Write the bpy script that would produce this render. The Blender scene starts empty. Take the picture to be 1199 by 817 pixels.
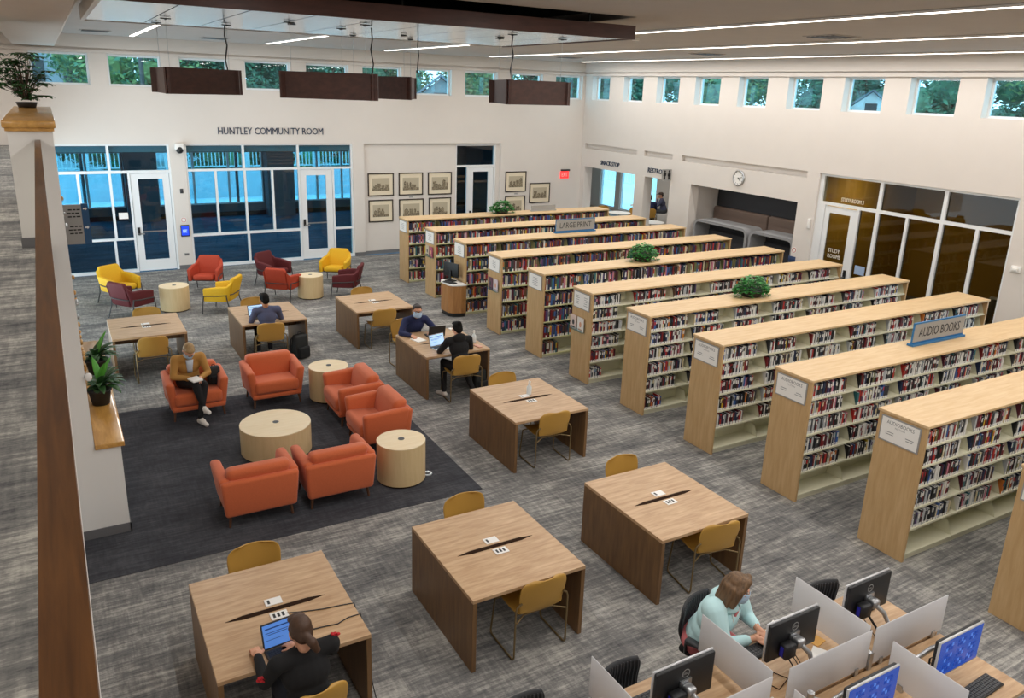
import bpy, bmesh, math, random
from mathutils import Vector, Matrix, Euler
PI = math.pi
SC = bpy.context.scene
COL = SC.collection
RNG = random.Random(7)

# ------------------------------------------------------------------ colour / material helpers
def lin(h):
    if isinstance(h, str):
        h = h.lstrip('#'); h = [int(h[i:i+2], 16) / 255 for i in (0, 2, 4)]
        return tuple((c / 12.92 if c <= .04045 else ((c + .055) / 1.055) ** 2.4) for c in h)
    return tuple(h)

MATS = {}
def nodes_of(m):
    m.use_nodes = True
    nt = m.node_tree
    return nt, nt.nodes, nt.links, nt.nodes['Principled BSDF']

def mat(name, col, rough=.6, metal=0., var=0., vscale=8., stretch=(1, 1, 1), bump=0., spec=.5, sheen=0., coat=0.):
    if name in MATS: return MATS[name]
    m = bpy.data.materials.new(name); nt, N, L, b = nodes_of(m)
    c = lin(col)
    b.inputs['Base Color'].default_value = (*c, 1)
    b.inputs['Roughness'].default_value = rough
    b.inputs['Metallic'].default_value = metal
    b.inputs['Specular IOR Level'].default_value = spec
    if sheen: b.inputs['Sheen Weight'].default_value = sheen
    if coat: b.inputs['Coat Weight'].default_value = coat
    if var or bump:
        tc = N.new('ShaderNodeTexCoord'); mp = N.new('ShaderNodeMapping')
        mp.inputs['Scale'].default_value = stretch
        nz = N.new('ShaderNodeTexNoise'); nz.inputs['Scale'].default_value = vscale; nz.inputs['Detail'].default_value = 5
        L.new(tc.outputs['Object'], mp.inputs['Vector']); L.new(mp.outputs['Vector'], nz.inputs['Vector'])
        if var:
            mr = N.new('ShaderNodeMapRange'); mr.inputs[1].default_value = .25; mr.inputs[2].default_value = .75
            mr.inputs[3].default_value = 1 - var; mr.inputs[4].default_value = 1 + var
            L.new(nz.outputs['Fac'], mr.inputs[0])
            mx = N.new('ShaderNodeMix'); mx.data_type = 'RGBA'; mx.blend_type = 'MULTIPLY'
            mx.inputs[0].default_value = 1; mx.inputs[6].default_value = (*c, 1)
            cb = N.new('ShaderNodeCombineColor')
            for i in range(3): L.new(mr.outputs[0], cb.inputs[i])
            L.new(cb.outputs[0], mx.inputs[7]); L.new(mx.outputs[2], b.inputs['Base Color'])
        if bump:
            bp = N.new('ShaderNodeBump'); bp.inputs['Strength'].default_value = bump; bp.inputs['Distance'].default_value = .01
            L.new(nz.outputs['Fac'], bp.inputs['Height']); L.new(bp.outputs[0], b.inputs['Normal'])
    MATS[name] = m
    return m

def wood(name, dark, light, rough=.45, scale=(1.2, 14, 14), rot=(0, 0, 0), detail=6, coat=0.):
    """streaky wood grain: noise stretched along the local x axis"""
    m = bpy.data.materials.new(name); nt, N, L, b = nodes_of(m)
    tc = N.new('ShaderNodeTexCoord'); mp = N.new('ShaderNodeMapping')
    mp.inputs['Scale'].default_value = scale; mp.inputs['Rotation'].default_value = rot
    n1 = N.new('ShaderNodeTexNoise'); n1.inputs['Scale'].default_value = 2.2; n1.inputs['Detail'].default_value = detail; n1.inputs['Roughness'].default_value = .62
    n1.inputs['Distortion'].default_value = .35
    L.new(tc.outputs['Object'], mp.inputs['Vector']); L.new(mp.outputs['Vector'], n1.inputs['Vector'])
    cr = N.new('ShaderNodeValToRGB')
    e = cr.color_ramp.elements
    e[0].position = .3; e[0].color = (*lin(dark), 1); e[1].position = .72; e[1].color = (*lin(light), 1)
    L.new(n1.outputs['Fac'], cr.inputs[0]); L.new(cr.outputs[0], b.inputs['Base Color'])
    b.inputs['Roughness'].default_value = rough
    if coat: b.inputs['Coat Weight'].default_value = coat
    MATS[name] = m
    return m

def emit(name, col, s):
    m = bpy.data.materials.new(name); nt, N, L, b = nodes_of(m)
    b.inputs['Base Color'].default_value = (*lin(col), 1)
    b.inputs['Emission Color'].default_value = (*lin(col), 1); b.inputs['Emission Strength'].default_value = s
    MATS[name] = m
    return m

def glass(name, tint, refl=.08, rough=.02, gain=1.):
    """thin pane: tinted see-through with a mirror share that grows at grazing angles"""
    m = bpy.data.materials.new(name); m.use_nodes = True
    nt = m.node_tree; N = nt.nodes; L = nt.links; N.clear()
    out = N.new('ShaderNodeOutputMaterial'); tr = N.new('ShaderNodeBsdfTransparent'); gl = N.new('ShaderNodeBsdfGlossy')
    tr.inputs[0].default_value = (*[math.sqrt(c) for c in lin(tint)], 1); gl.inputs['Roughness'].default_value = rough
    fr = N.new('ShaderNodeFresnel'); fr.inputs[0].default_value = 1.5
    ad = N.new('ShaderNodeMath'); ad.operation = 'MULTIPLY_ADD'; ad.inputs[1].default_value = gain; ad.inputs[2].default_value = refl - .04; ad.use_clamp = True
    mx = N.new('ShaderNodeMixShader'); ge = N.new('ShaderNodeNewGeometry'); fm = N.new('ShaderNodeMath'); fm.operation = 'SUBTRACT'; fm.inputs[0].default_value = 1
    ml = N.new('ShaderNodeMath'); ml.operation = 'MULTIPLY'     # only the face turned to the eye mirrors
    L.new(ge.outputs['Backfacing'], fm.inputs[1]); L.new(fr.outputs[0], ad.inputs[0]); L.new(ad.outputs[0], ml.inputs[0]); L.new(fm.outputs[0], ml.inputs[1]); L.new(ml.outputs[0], mx.inputs[0]); L.new(tr.outputs[0], mx.inputs[1]); L.new(gl.outputs[0], mx.inputs[2])
    L.new(mx.outputs[0], out.inputs[0])
    MATS[name] = m
    return m

def frosted(name, col, thru=.25):
    m = bpy.data.materials.new(name); m.use_nodes = True
    nt = m.node_tree; N = nt.nodes; L = nt.links; N.clear()
    out = N.new('ShaderNodeOutputMaterial'); d = N.new('ShaderNodeBsdfDiffuse'); t = N.new('ShaderNodeBsdfTranslucent'); tr = N.new('ShaderNodeBsdfTransparent')
    gl = N.new('ShaderNodeBsdfGlossy'); gl.inputs['Roughness'].default_value = .35
    d.inputs[0].default_value = (*lin(col), 1); t.inputs[0].default_value = (*lin(col), 1)
    a = N.new('ShaderNodeMixShader'); a.inputs[0].default_value = .42; L.new(d.outputs[0], a.inputs[1]); L.new(t.outputs[0], a.inputs[2])
    c = N.new('ShaderNodeMixShader'); c.inputs[0].default_value = thru; L.new(a.outputs[0], c.inputs[1]); L.new(tr.outputs[0], c.inputs[2])
    g = N.new('ShaderNodeMixShader'); g.inputs[0].default_value = .05; L.new(c.outputs[0], g.inputs[1]); L.new(gl.outputs[0], g.inputs[2])
    L.new(g.outputs[0], out.inputs[0])
    MATS[name] = m
    return m

# ------------------------------------------------------------------ mesh builder
class MB:
    def __init__(s): s.v = []; s.f = []; s.m = []; s.sm = []
    def add(s, vs, fs, mi=0, smooth=False, T=None):
        o = len(s.v)
        s.v += [tuple(T @ Vector(p)) if T is not None else tuple(p) for p in vs]
        for f in fs:
            s.f.append(tuple(i + o for i in f)); s.m.append(mi); s.sm.append(smooth)
        return s
    def box(s, a, b, mi=0, T=None, faces=None):
        x0, y0, z0 = a; x1, y1, z1 = b
        vs = [(x0, y0, z0), (x1, y0, z0), (x1, y1, z0), (x0, y1, z0), (x0, y0, z1), (x1, y0, z1), (x1, y1, z1), (x0, y1, z1)]
        F = [(3, 2, 1, 0), (4, 5, 6, 7), (0, 1, 5, 4), (1, 2, 6, 5), (2, 3, 7, 6), (3, 0, 4, 7)]   # bottom top -y +x +y -x
        return s.add(vs, [F[i] for i in (faces or range(6))], mi, False, T)
    def cbox(s, c, d, mi=0, T=None):
        return s.box([c[i] - d[i] / 2 for i in range(3)], [c[i] + d[i] / 2 for i in range(3)], mi, T)
    def prism(s, poly, z0, z1, mi=0, smooth=False, T=None, mi_top=None):
        n = len(poly)
        vs = [(x, y, z0) for x, y in poly] + [(x, y, z1) for x, y in poly]
        s.add(vs, [(i, (i + 1) % n, n + (i + 1) % n, n + i) for i in range(n)], mi, smooth, T)
        o = len(s.v)
        s.add(vs, [tuple(range(n))[::-1]], mi, False, T)
        s.add(vs, [tuple(range(n, 2 * n))], mi if mi_top is None else mi_top, False, T)
        return s
    def cyl(s, c, r, z0, z1, n=24, mi=0, T=None, r1=None, mi_top=None):
        r1 = r if r1 is None else r1
        a = [2 * PI * i / n for i in range(n)]
        lo = [(c[0] + r * math.cos(t), c[1] + r * math.sin(t), z0) for t in a]; hi = [(c[0] + r1 * math.cos(t), c[1] + r1 * math.sin(t), z1) for t in a]
        s.add(lo + hi, [(i, (i + 1) % n, n + (i + 1) % n, n + i) for i in range(n)], mi, True, T)
        s.add(lo, [tuple(range(n))[::-1]], mi, False, T); s.add(hi, [tuple(range(n))], mi if mi_top is None else mi_top, False, T)
        return s
    def tube(s, pts, r, n=8, mi=0, T=None, cap=True):
        pts = [Vector(p) for p in pts]; rr = r if isinstance(r, (list, tuple)) else [r] * len(pts)
        rings = []; prev = None
        for i, p in enumerate(pts):
            t = (pts[min(i + 1, len(pts) - 1)] - pts[max(i - 1, 0)])
            t = t.normalized() if t.length > 1e-9 else Vector((0, 0, 1))
            if prev is None:
                u = t.orthogonal().normalized()
            else:
                u = prev - t * prev.dot(t)
                u = u.normalized() if u.length > 1e-6 else t.orthogonal().normalized()
            prev = u; w = t.cross(u)
            rings.append([p + (u * math.cos(2 * PI * k / n) + w * math.sin(2 * PI * k / n)) * rr[i] for k in range(n)])
        vs = [q for R_ in rings for q in R_]
        fs = [(i * n + k, i * n + (k + 1) % n, (i + 1) * n + (k + 1) % n, (i + 1) * n + k) for i in range(len(pts) - 1) for k in range(n)]
        s.add(vs, fs, mi, True, T)
        if cap:
            s.add(rings[0], [tuple(range(n))[::-1]], mi, False, T); s.add(rings[-1], [tuple(range(n))], mi, False, T)
        return s
    def lathe(s, prof, n=24, mi=0, c=(0, 0), T=None):
        vs = []; k = len(prof)
        for i in range(n):
            a = 2 * PI * i / n
            vs += [(c[0] + r * math.cos(a), c[1] + r * math.sin(a), z) for r, z in prof]
        fs = [(i * k + j, ((i + 1) % n) * k + j, ((i + 1) % n) * k + j + 1, i * k + j + 1) for i in range(n) for j in range(k - 1)]
        return s.add(vs, fs, mi, True, T)
    def ell(s, c, r, mi=0, nu=16, nv=10, T=None, rot=None):
        R_ = Euler(rot).to_matrix() if rot else Matrix.Identity(3)
        vs = []
        for j in range(nv + 1):
            ph = PI * j / nv
            for i in range(nu):
                th = 2 * PI * i / nu
                p = R_ @ Vector((r[0] * math.sin(ph) * math.cos(th), r[1] * math.sin(ph) * math.sin(th), r[2] * math.cos(ph)))
                vs.append((c[0] + p.x, c[1] + p.y, c[2] + p.z))
        fs = [(j * nu + i, (j + 1) * nu + i, (j + 1) * nu + (i + 1) % nu, j * nu + (i + 1) % nu) for j in range(nv) for i in range(nu)]
        return s.add(vs, fs, mi, True, T)
    def rbox(s, a, b, r=.03, seg=3, mi=0, T=None, taper=None):
        """box with rounded edges; taper(v)->v bends the corners after rounding"""
        bm = bmesh.new(); bmesh.ops.create_cube(bm, size=1)
        for v in bm.verts:
            v.co = Vector([(a[i] + b[i]) / 2 + v.co[i] * (b[i] - a[i]) for i in range(3)])
        if r: bmesh.ops.bevel(bm, geom=list(bm.edges), offset=r, segments=seg, profile=.5, affect='EDGES')
        bm.verts.ensure_lookup_table(); bm.verts.index_update()
        vs = [tuple(taper(v.co) if taper else v.co) for v in bm.verts]; fs = [tuple(v.index for v in f.verts) for f in bm.faces]
        bm.free()
        return s.add(vs, fs, mi, True, T)
    def grid(s, P, mi=0, smooth=True, T=None):
        """P[i][j] of points"""
        n, k = len(P), len(P[0])
        return s.add([p for row in P for p in row], [(i * k + j, (i + 1) * k + j, (i + 1) * k + j + 1, i * k + j + 1) for i in range(n - 1) for j in range(k - 1)], mi, smooth, T)
    def mesh(s, name, mats):
        me = bpy.data.meshes.new(name)
        me.from_pydata(s.v, [], s.f)
        mats = mats if isinstance(mats, (list, tuple)) else [mats]
        for m in mats: me.materials.append(m)
        me.polygons.foreach_set('material_index', s.m)
        me.polygons.foreach_set('use_smooth', s.sm)
        me.update()
        return me
    def obj(s, name, mats, parent=None, loc=(0, 0, 0), rz=0, bevel=0, seg=2, subsurf=0, solid=0, auto=None):
        o = bpy.data.objects.new(name, s.mesh(name, mats)); COL.objects.link(o)
        o.location = loc; o.rotation_euler = (0, 0, rz)
        if parent is not None: o.parent = parent
        if solid:
            md = o.modifiers.new('solid', 'SOLIDIFY'); md.thickness = solid; md.offset = 0
        if subsurf:
            md = o.modifiers.new('sub', 'SUBSURF'); md.levels = subsurf; md.render_levels = subsurf
        if bevel:
            md = o.modifiers.new('bevel', 'BEVEL'); md.width = bevel; md.segments = seg; md.limit_method = 'ANGLE'; md.angle_limit = .7
        return o

def tag(o, label=None, cat=None, group=None, kind=None):
    if label: o['label'] = label
    if cat: o['category'] = cat
    if group: o['group'] = group
    if kind: o['kind'] = kind
    return o

def thing(name, label, cat, loc=(0, 0, 0), rz=0, group=None):
    o = bpy.data.objects.new(name, None); COL.objects.link(o)
    o.location = loc; o.rotation_euler = (0, 0, rz); o.empty_display_size = .1
    return tag(o, label, cat, group)

def structure(name, mb, mats, **k):
    o = mb.obj(name, mats, **k); o['kind'] = 'structure'
    return o

KIDS = {}
def kids(o): return [c for c in bpy.data.objects if c.parent is o]
def proto_kids(o, K=None):
    """remember a finished thing's tree once so that copying it is quick"""
    al = {}
    for c in bpy.data.objects:
        if c.parent is not None: al.setdefault(c.parent.name, []).append(c)
    def rec(q): return (q, [rec(c) for c in al.get(q.name, [])])
    KIDS[o.name] = rec(o)
def dup(o, loc, rz=0, label=None, group=None):
    if o.name not in KIDS: proto_kids(o)
    def rec(node, parent):
        c = node[0].copy(); COL.objects.link(c)
        if parent is not None: c.parent = parent
        for ch in node[1]: rec(ch, c)
        return c
    r = rec(KIDS[o.name], None)
    r.location = loc; r.rotation_euler = (0, 0, rz)
    if label: r['label'] = label
    if group: r['group'] = group
    return r

# ------------------------------------------------------------------ lettering
def text_mb(body, w=None, h=None, depth=.006, align='C', T=None, mi=0, into=None, bold=0.):
    """letters as solid geometry in the local x (reading) / z (up) plane, front face at y=0 facing -y"""
    cu = bpy.data.curves.new('t', 'FONT'); cu.body = body; cu.size = 1; cu.resolution_u = 2; cu.offset = bold
    o = bpy.data.objects.new('t', cu); COL.objects.link(o)
    dg = bpy.context.evaluated_depsgraph_get()
    me = bpy.data.meshes.new_from_object(o.evaluated_get(dg))
    xs = [v.co.x for v in me.vertices]; ys = [v.co.y for v in me.vertices]
    x0, x1, y0, y1 = min(xs), max(xs), min(ys), max(ys)
    sy = (h / (y1 - y0)) if h else None
    sx = (w / (x1 - x0)) if w else sy
    if sy is None: sy = sx
    ox = {'C': (x0 + x1) / 2, 'L': x0, 'R': x1}[align]; oy = (y0 + y1) / 2
    mb = into or MB()
    vs = [((v.co.x - ox) * sx, 0, (v.co.y - oy) * sy) for v in me.vertices]
    fs = [tuple(p.vertices) for p in me.polygons]
    mb.add(vs, fs, mi, False, T)
    if depth:
        cnt = {}
        for f in fs:
            for i in range(len(f)):
                e = (f[i], f[(i + 1) % len(f)]); cnt[e] = cnt.get(e, 0) + 1
        vb = vs + [(x, depth, z) for x, y, z in vs]; n = len(vs)
        mb.add(vb, [(b, a, a + n, b + n) for (a, b) in cnt if (b, a) not in cnt], mi, False, T)
    bpy.data.objects.remove(o); bpy.data.curves.remove(cu); bpy.data.meshes.remove(me)
    return mb
# frames for lettering on surfaces
def face_south(x, y, z): return Matrix.Translation((x, y, z))                                   # on a wall seen from -y
def face_west(x, y, z): return Matrix.Translation((x, y, z)) @ Matrix.Rotation(-PI / 2, 4, 'Z')   # on a wall seen from -x
def face_up(x, y, z, rz=0): return Matrix.Translation((x, y, z)) @ Matrix.Rotation(rz, 4, 'Z') @ Matrix.Rotation(-PI / 2, 4, 'X')

def wall_grid(axis, c0, c1, us, vs, holes, mb=None, mi=0):
    """a slab between c0 and c1 along AXIS ('x' or 'y'), extents us (along the wall) and vs (height), with holes (u0,u1,v0,v1) through it"""
    mb = mb or MB()
    U = sorted({us[0], us[1], *[h[0] for h in holes], *[h[1] for h in holes]}); V = sorted({vs[0], vs[1], *[h[2] for h in holes], *[h[3] for h in holes]})
    U = [u for u in U if us[0] <= u <= us[1]]; V = [v for v in V if vs[0] <= v <= vs[1]]
    def solid(i, j):
        if i < 0 or j < 0 or i >= len(U) - 1 or j >= len(V) - 1: return False
        u = (U[i] + U[i + 1]) / 2; v = (V[j] + V[j + 1]) / 2
        return not any(h[0] < u < h[1] and h[2] < v < h[3] for h in holes)
    P = (lambda u, v, c: (u, c, v)) if axis == 'y' else (lambda u, v, c: (c, u, v))
    for i in range(len(U) - 1):
        for j in range(len(V) - 1):
            if not solid(i, j): continue
            u0, u1, v0, v1 = U[i], U[i + 1], V[j], V[j + 1]
            for c in (c0, c1): mb.add([P(u0, v0, c), P(u1, v0, c), P(u1, v1, c), P(u0, v1, c)], [(0, 1, 2, 3)], mi)
            for (di, dj, a, b) in ((-1, 0, (u0, v0), (u0, v1)), (1, 0, (u1, v0), (u1, v1)), (0, -1, (u0, v0), (u1, v0)), (0, 1, (u0, v1), (u1, v1))):
                if not solid(i + di, j + dj):
                    mb.add([P(*a, c0), P(*b, c0), P(*b, c1), P(*a, c1)], [(0, 1, 2, 3)], mi)
    return mb
LPOW, SKYS, EXPO = 12.6, 4.2, 0.0
# ------------------------------------------------------------------ materials
WALL = mat('wall paint', '#ddd6cf', .8, var=.015, vscale=2)
TRIMW = mat('white trim paint', '#e6e4e0', .5)
FRAME = mat('white window frame', '#e9ebec', .4)
CEIL = mat('ceiling tile', '#b4aca6', .9, var=.03, vscale=3)
BASE = mat('grey rubber base', '#6d6d6f', .6)
def carpet(name, dark, mid, light, plank=(1.0, .25), rough=.95):
    m = bpy.data.materials.new(name); nt, N, L, b = nodes_of(m)
    tc = N.new('ShaderNodeTexCoord')
    def mapped(scale, loc=(0, 0, 0)):
        mp = N.new('ShaderNodeMapping'); mp.inputs['Scale'].default_value = scale; mp.inputs['Location'].default_value = loc
        L.new(tc.outputs['Object'], mp.inputs['Vector']); return mp
    def noise(mp, detail=5, rough_=.65):
        n = N.new('ShaderNodeTexNoise'); n.inputs['Scale'].default_value = 1; n.inputs['Detail'].default_value = detail; n.inputs['Roughness'].default_value = rough_
        L.new(mp.outputs[0], n.inputs['Vector']); return n
    def math_(op, a, bb, clamp=False):
        q = N.new('ShaderNodeMath'); q.operation = op; q.use_clamp = clamp
        for i, x in enumerate((a, bb)):
            if isinstance(x, (int, float)): q.inputs[i].default_value = x
            else: L.new(x, q.inputs[i])
        return q.outputs[0]
    streak = noise(mapped((2.8, 27, 1)), 8, .72)            # streaks along the planks
    cross = noise(mapped((24, 4.5, 1), (3, 1, 0)), 6)  # weaker threads across
    big = noise(mapped((.9, 2.6, 1), (9, 4, 0)), 3)    # areas of the heather that run lighter or darker
    vor = N.new('ShaderNodeTexBrick'); mp = mapped((1, 1, 1)); L.new(mp.outputs[0], vor.inputs['Vector'])
    vor.inputs['Scale'].default_value = 1; vor.inputs['Brick Width'].default_value = plank[0]; vor.inputs['Row Height'].default_value = plank[1]
    vor.inputs['Mortar Size'].default_value = .002; vor.inputs['Color1'].default_value = (.38, .38, .38, 1); vor.inputs['Color2'].default_value = (.62, .62, .62, 1)
    vor.inputs['Mortar'].default_value = (.42, .42, .42, 1); vor.offset = .5
    fine = noise(mapped((55, 140, 1)), 2)
    t = math_('ADD', math_('MULTIPLY', streak.outputs['Fac'], 1.15), math_('MULTIPLY', cross.outputs['Fac'], .55))
    t = math_('ADD', t, math_('MULTIPLY', big.outputs['Fac'], .75))
    t = math_('ADD', t, math_('MULTIPLY', vor.outputs['Color'], .5))
    t = math_('ADD', t, math_('MULTIPLY', fine.outputs['Fac'], .3))
    t = math_('SUBTRACT', t, 1.12, True)
    cr = N.new('ShaderNodeValToRGB'); e = cr.color_ramp.elements
    e[0].position = .16; e[0].color = (*lin(dark), 1); e[1].position = .86; e[1].color = (*lin(light), 1)
    q = e.new(.5); q.color = (*lin(mid), 1)
    L.new(t, cr.inputs[0]); L.new(cr.outputs[0], b.inputs['Base Color'])
    b.inputs['Roughness'].default_value = rough; b.inputs['Specular IOR Level'].default_value = .1
    MATS[name] = m
    return m
CARPET = carpet('grey plank carpet', '#4b4c50', '#807f7d', '#c6c3bb')
DARKCARPET = carpet('charcoal carpet', '#34353a', '#44454a', '#5c5d61')
BLUECARPET = carpet('blue carpet', '#1d3346', '#2f5068', '#4a6c84')
OAK = wood('light oak', '#d0ac7b', '#e2c59a', .42, (1.2, 10, 10))
OAKV = wood('light oak upright', '#bb9766', '#cfae80', .45, (10, 10, 1.0))
KIOSKW = wood('kiosk wood', '#9c6c3c', '#b9854f', .45, (10, 10, 1.0))
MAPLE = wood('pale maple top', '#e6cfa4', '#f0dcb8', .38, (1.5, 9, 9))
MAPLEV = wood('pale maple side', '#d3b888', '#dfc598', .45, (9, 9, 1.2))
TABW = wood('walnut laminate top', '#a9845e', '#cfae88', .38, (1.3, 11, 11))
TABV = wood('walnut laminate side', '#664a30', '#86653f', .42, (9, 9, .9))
RAILW = wood('brown rail wood', '#472a12', '#6f4722', .35, (30, 1.6, 30), coat=.2)
LEDGEW = wood('honey wood cap', '#b5843f', '#d8a65c', .3, (8, 1.2, 8), coat=.3)
DARKW = wood('dark walnut panel', '#3f241c', '#553127', .5, (1.2, 8, 8))
SLOT = mat('dark slot wood', '#2e1e13', .9, spec=.1)
CREAM = mat('cream steel shelf', '#e2dfc6', .4); CREAMY = mat('yellowish steel shelf', '#d8d6a4', .4)
BLACK = mat('black plastic', '#17181a', .45)
BLACKM = mat('black matte', '#121314', .8)
DGREY = mat('dark grey plastic', '#3a3b3e', .5)
STEEL = mat('brushed steel', '#b9bbbd', .3, .9)
BRONZE = mat('bronze chair metal', '#8f7a55', .35, .6)
GUN = mat('gunmetal frame', '#4a4a4a', .4, .6)
MUST = mat('mustard shell', '#bd9142', .42, var=.03, vscale=5)
ORANGE = mat('orange fabric', '#cd6539', .85, var=.05, vscale=60, sheen=.2, bump=.05)
MAROON = mat('maroon fabric', '#5a1519', .75, var=.05, vscale=40)
RED = mat('red fabric', '#b13e22', .75, var=.05, vscale=40)
YELL = mat('yellow fabric', '#e0ae14', .7, var=.04, vscale=40)
LEGW = mat('brown chair leg', '#5b3b27', .5)
WHITE = mat('white plastic', '#eceae6', .4)
PAPER = mat('white paper', '#f1efea', .8)
INK = mat('black ink', '#1b1b1d', .8)
GREYINK = mat('grey ink', '#8d8d8d', .8)
NAVYT = mat('navy lettering', '#26354d', .5)
BLUEP = mat('blue sign plastic', '#2a6fa3', .45)
SIGNG = mat('grey sign face', '#9d9d9b', .5)
GLASSB = glass('blue tinted glass', '#98cfe2', .06)
GLASSW = glass('clerestory glass', '#a8d6e4', .08)
GLASSC = glass('clear glass', '#d8ecf2', .08)
GLASSD = glass('dark study room glass', '#77725f', .04, .02, .6)
FROST = frosted('frosted acrylic', '#e6e6e8', .10)
SKIN = mat('skin', '#d9a183', .6); SKIN2 = mat('tan skin', '#b57b57', .6)
LIP = mat('lips', '#a8605a', .6); EYEW = mat('eye white', '#e8e4de', .4); IRIS = mat('dark iris', '#2a2019', .3)
MASKB = mat('pale blue mask', '#b9d3ea', .85)
LEAF = mat('green leaf', '#2f7a33', .5, var=.25, vscale=9)
LEAFD = mat('deep green leaf', '#335a2e', .45, var=.25, vscale=12)
LEAFO = mat('outdoor leaf', '#48755a', .7, var=.35, vscale=3)
LEAFO2 = mat('outdoor yellow green leaf', '#6c8653', .7, var=.3, vscale=3)
LEAFO3 = mat('outdoor dark leaf', '#3d6152', .7, var=.35, vscale=3)
BARK = mat('bark', '#5a4a3c', .9)
POT = mat('dark pot', '#2c2a29', .6)
CONC = mat('pale concrete', '#dde3e6', .85, var=.05, vscale=2)
ROOFM = mat('pale roof membrane', '#d2dbe3', .8)
GREYF = mat('grey felt', '#8f8f90', .9)
CHARF = mat('charcoal felt', '#36373b', .9)
BROWNF = mat('taupe upholstery', '#77655b', .9)
MUSTW = mat('ochre wall', '#b0861a', .8)
LAMP = emit('lamp diffuser', '#fff6ea', 6.0)
EXITM = emit('exit sign face', '#ff3a3a', 1.1)
SCREENB = emit('blue screen', '#1b3fd0', .9)
SCREENL = emit('laptop screen', '#4c78be', .75)
SCREENP = emit('pale screen', '#a9cbea', .9)
# ------------------------------------------------------------------ the room (x to the right along the rear wall, y towards it, z up)
YB, XR, ZC = 3.65, 2.53, 5.88
XL, YS = -20.0, -27.0
XM = -13.47           # edge of the upper floor
ZU = 3.3
# floor
f = MB(); f.box((XM, YS, -.2), (XR, YB, 0)); structure('floor', f, CARPET)
f = MB(); f.box((XL, YS, ZU - .3), (-13.24, -9.97, ZU)); f.box((XL, -9.97, ZU - .3), (XM, YB, ZU)); structure('floor_upper', f, CARPET)
# ceiling with the opening above the hanging canopy
holes = [(-12.35, -6.42, -10.3, -6.7)]
f = MB()
def slab_z(f, z0, z1, xs, ys, holes):
    U = sorted({*xs, *[h[0] for h in holes], *[h[1] for h in holes]}); V = sorted({*ys, *[h[2] for h in holes], *[h[3] for h in holes]})
    for i in range(len(U) - 1):
        for j in range(len(V) - 1):
            u = (U[i] + U[i + 1]) / 2; v = (V[j] + V[j + 1]) / 2
            if not any(h[0] < u < h[1] and h[2] < v < h[3] for h in holes): f.box((U[i], V[j], z0), (U[i + 1], V[j + 1], z1))
slab_z(f, ZC, ZC + .12, (XL, XR + .3), (YS, YB + .3), holes)
structure('ceiling', f, CEIL)
f = MB(); f.box((-12.5, -10.5, ZC + .9), (-6.3, -6.5, ZC + 1)); f.box((-12.5, -10.5, ZC + .12), (-12.36, -6.5, ZC + .9)); f.box((-6.41, -10.5, ZC + .12), (-6.3, -6.5, ZC + .9))
f.box((-12.36, -10.5, ZC + .12), (-6.41, -10.31, ZC + .9)); f.box((-12.36, -6.69, ZC + .12), (-6.41, -6.5, ZC + .9))
structure('ceiling_recess', f, BLACKM)
# clerestory window openings
BW = [(-12.70 + 1.644 * i) for i in range(10)]
BWX = [(-13.33, -12.10), (-11.69, -10.48), (-10.05, -8.86), (-8.43, -7.23), (-6.80, -5.60), (-5.18, -4.00), (-3.54, -2.38), (-1.92, -.80), (-.27, .86), (1.36, 2.42)]
RWY = [(3.24, 2.29), (1.57, .62), (-.02, -1.0), (-1.65, -2.62), (-3.28, -4.26), (-4.91, -5.92), (-6.51, -7.52), (-8.13, -9.18), (-9.72, -10.8), (-11.35, -12.4)]
ZW0, ZW1 = 4.72, 5.46
holesB = [(a, b, ZW0, ZW1) for a, b in BWX] + [(-13.44, -10.46, 0, 3.31), (-10.09, -5.53, 0, 3.31), (-2.16, -.73, 0, 3.27)]
f = wall_grid('y', YB, YB + .32, (XL, XR + .32), (0, 6.0), holesB + [(-5.19, -2.16, 0, 3.31), (-2.16, -.60, 3.27, 3.31), (-.73, -.60, 0, 3.27)])
wall_grid('y', YB + .09, YB + .32, (-5.19, -.60), (0, 3.31), [(-2.16, -.73, 0, 3.27)], mb=f)
structure('wall_back', f, WALL)
OP_SNACK = (.68, 3.42, 0, 2.56); OP_REST = (-.97, .22, 0, 2.56); OP_BAY = (-5.66, -1.85, 0, 2.56); OP_STUDY = (-10.78, -6.2, 0, 3.31); OP_SIDE = (-12.35, -11.3, 0, 2.6)
NICHE = [(.68, 3.49, 3.16, 3.32), (-.97, .32, 3.16, 3.32), (-5.83, -1.37, 3.16, 3.32)]
holesR = [(b, a, ZW0, ZW1) for a, b in RWY] + [OP_SNACK, OP_REST, OP_BAY, OP_STUDY, OP_SIDE]
f = wall_grid('x', XR, XR + .12, (YS, YB), (0, 6.0), holesR + NICHE)
wall_grid('x', XR + .12, XR + .32, (YS, YB), (0, 6.0), holesR, mb=f)
structure('wall_right', f, WALL)
f = MB(); f.box((XL, YS - .2, 0), (XR, YS, 6)); structure('wall_front', f, WALL)
f = MB(); f.box((XL - .2, YS, ZU), (XL, YB, 6)); f.box((XM - .15, YS, 0), (XM - .02, -9.97, ZU - .3)); structure('wall_left', f, WALL)
f = MB()
for a, b in ((-10.46, -10.09), (-5.53, -5.19), (-.73 + .13, XR)): f.box((a, YB - .012, 0), (b, YB, .11))
f.box((-5.19, YB + .078, 0), (-2.16, YB + .09, .11)); structure('baseboard_back', f, BASE)
f = MB()
for a, b in ((.22, .68), (-1.85, -.97), (-6.2, -5.66), (-11.3, -10.78), (YS, -12.35)): f.box((XR - .012, a, 0), (XR, b, .11))
structure('baseboard_right', f, BASE)
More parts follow.
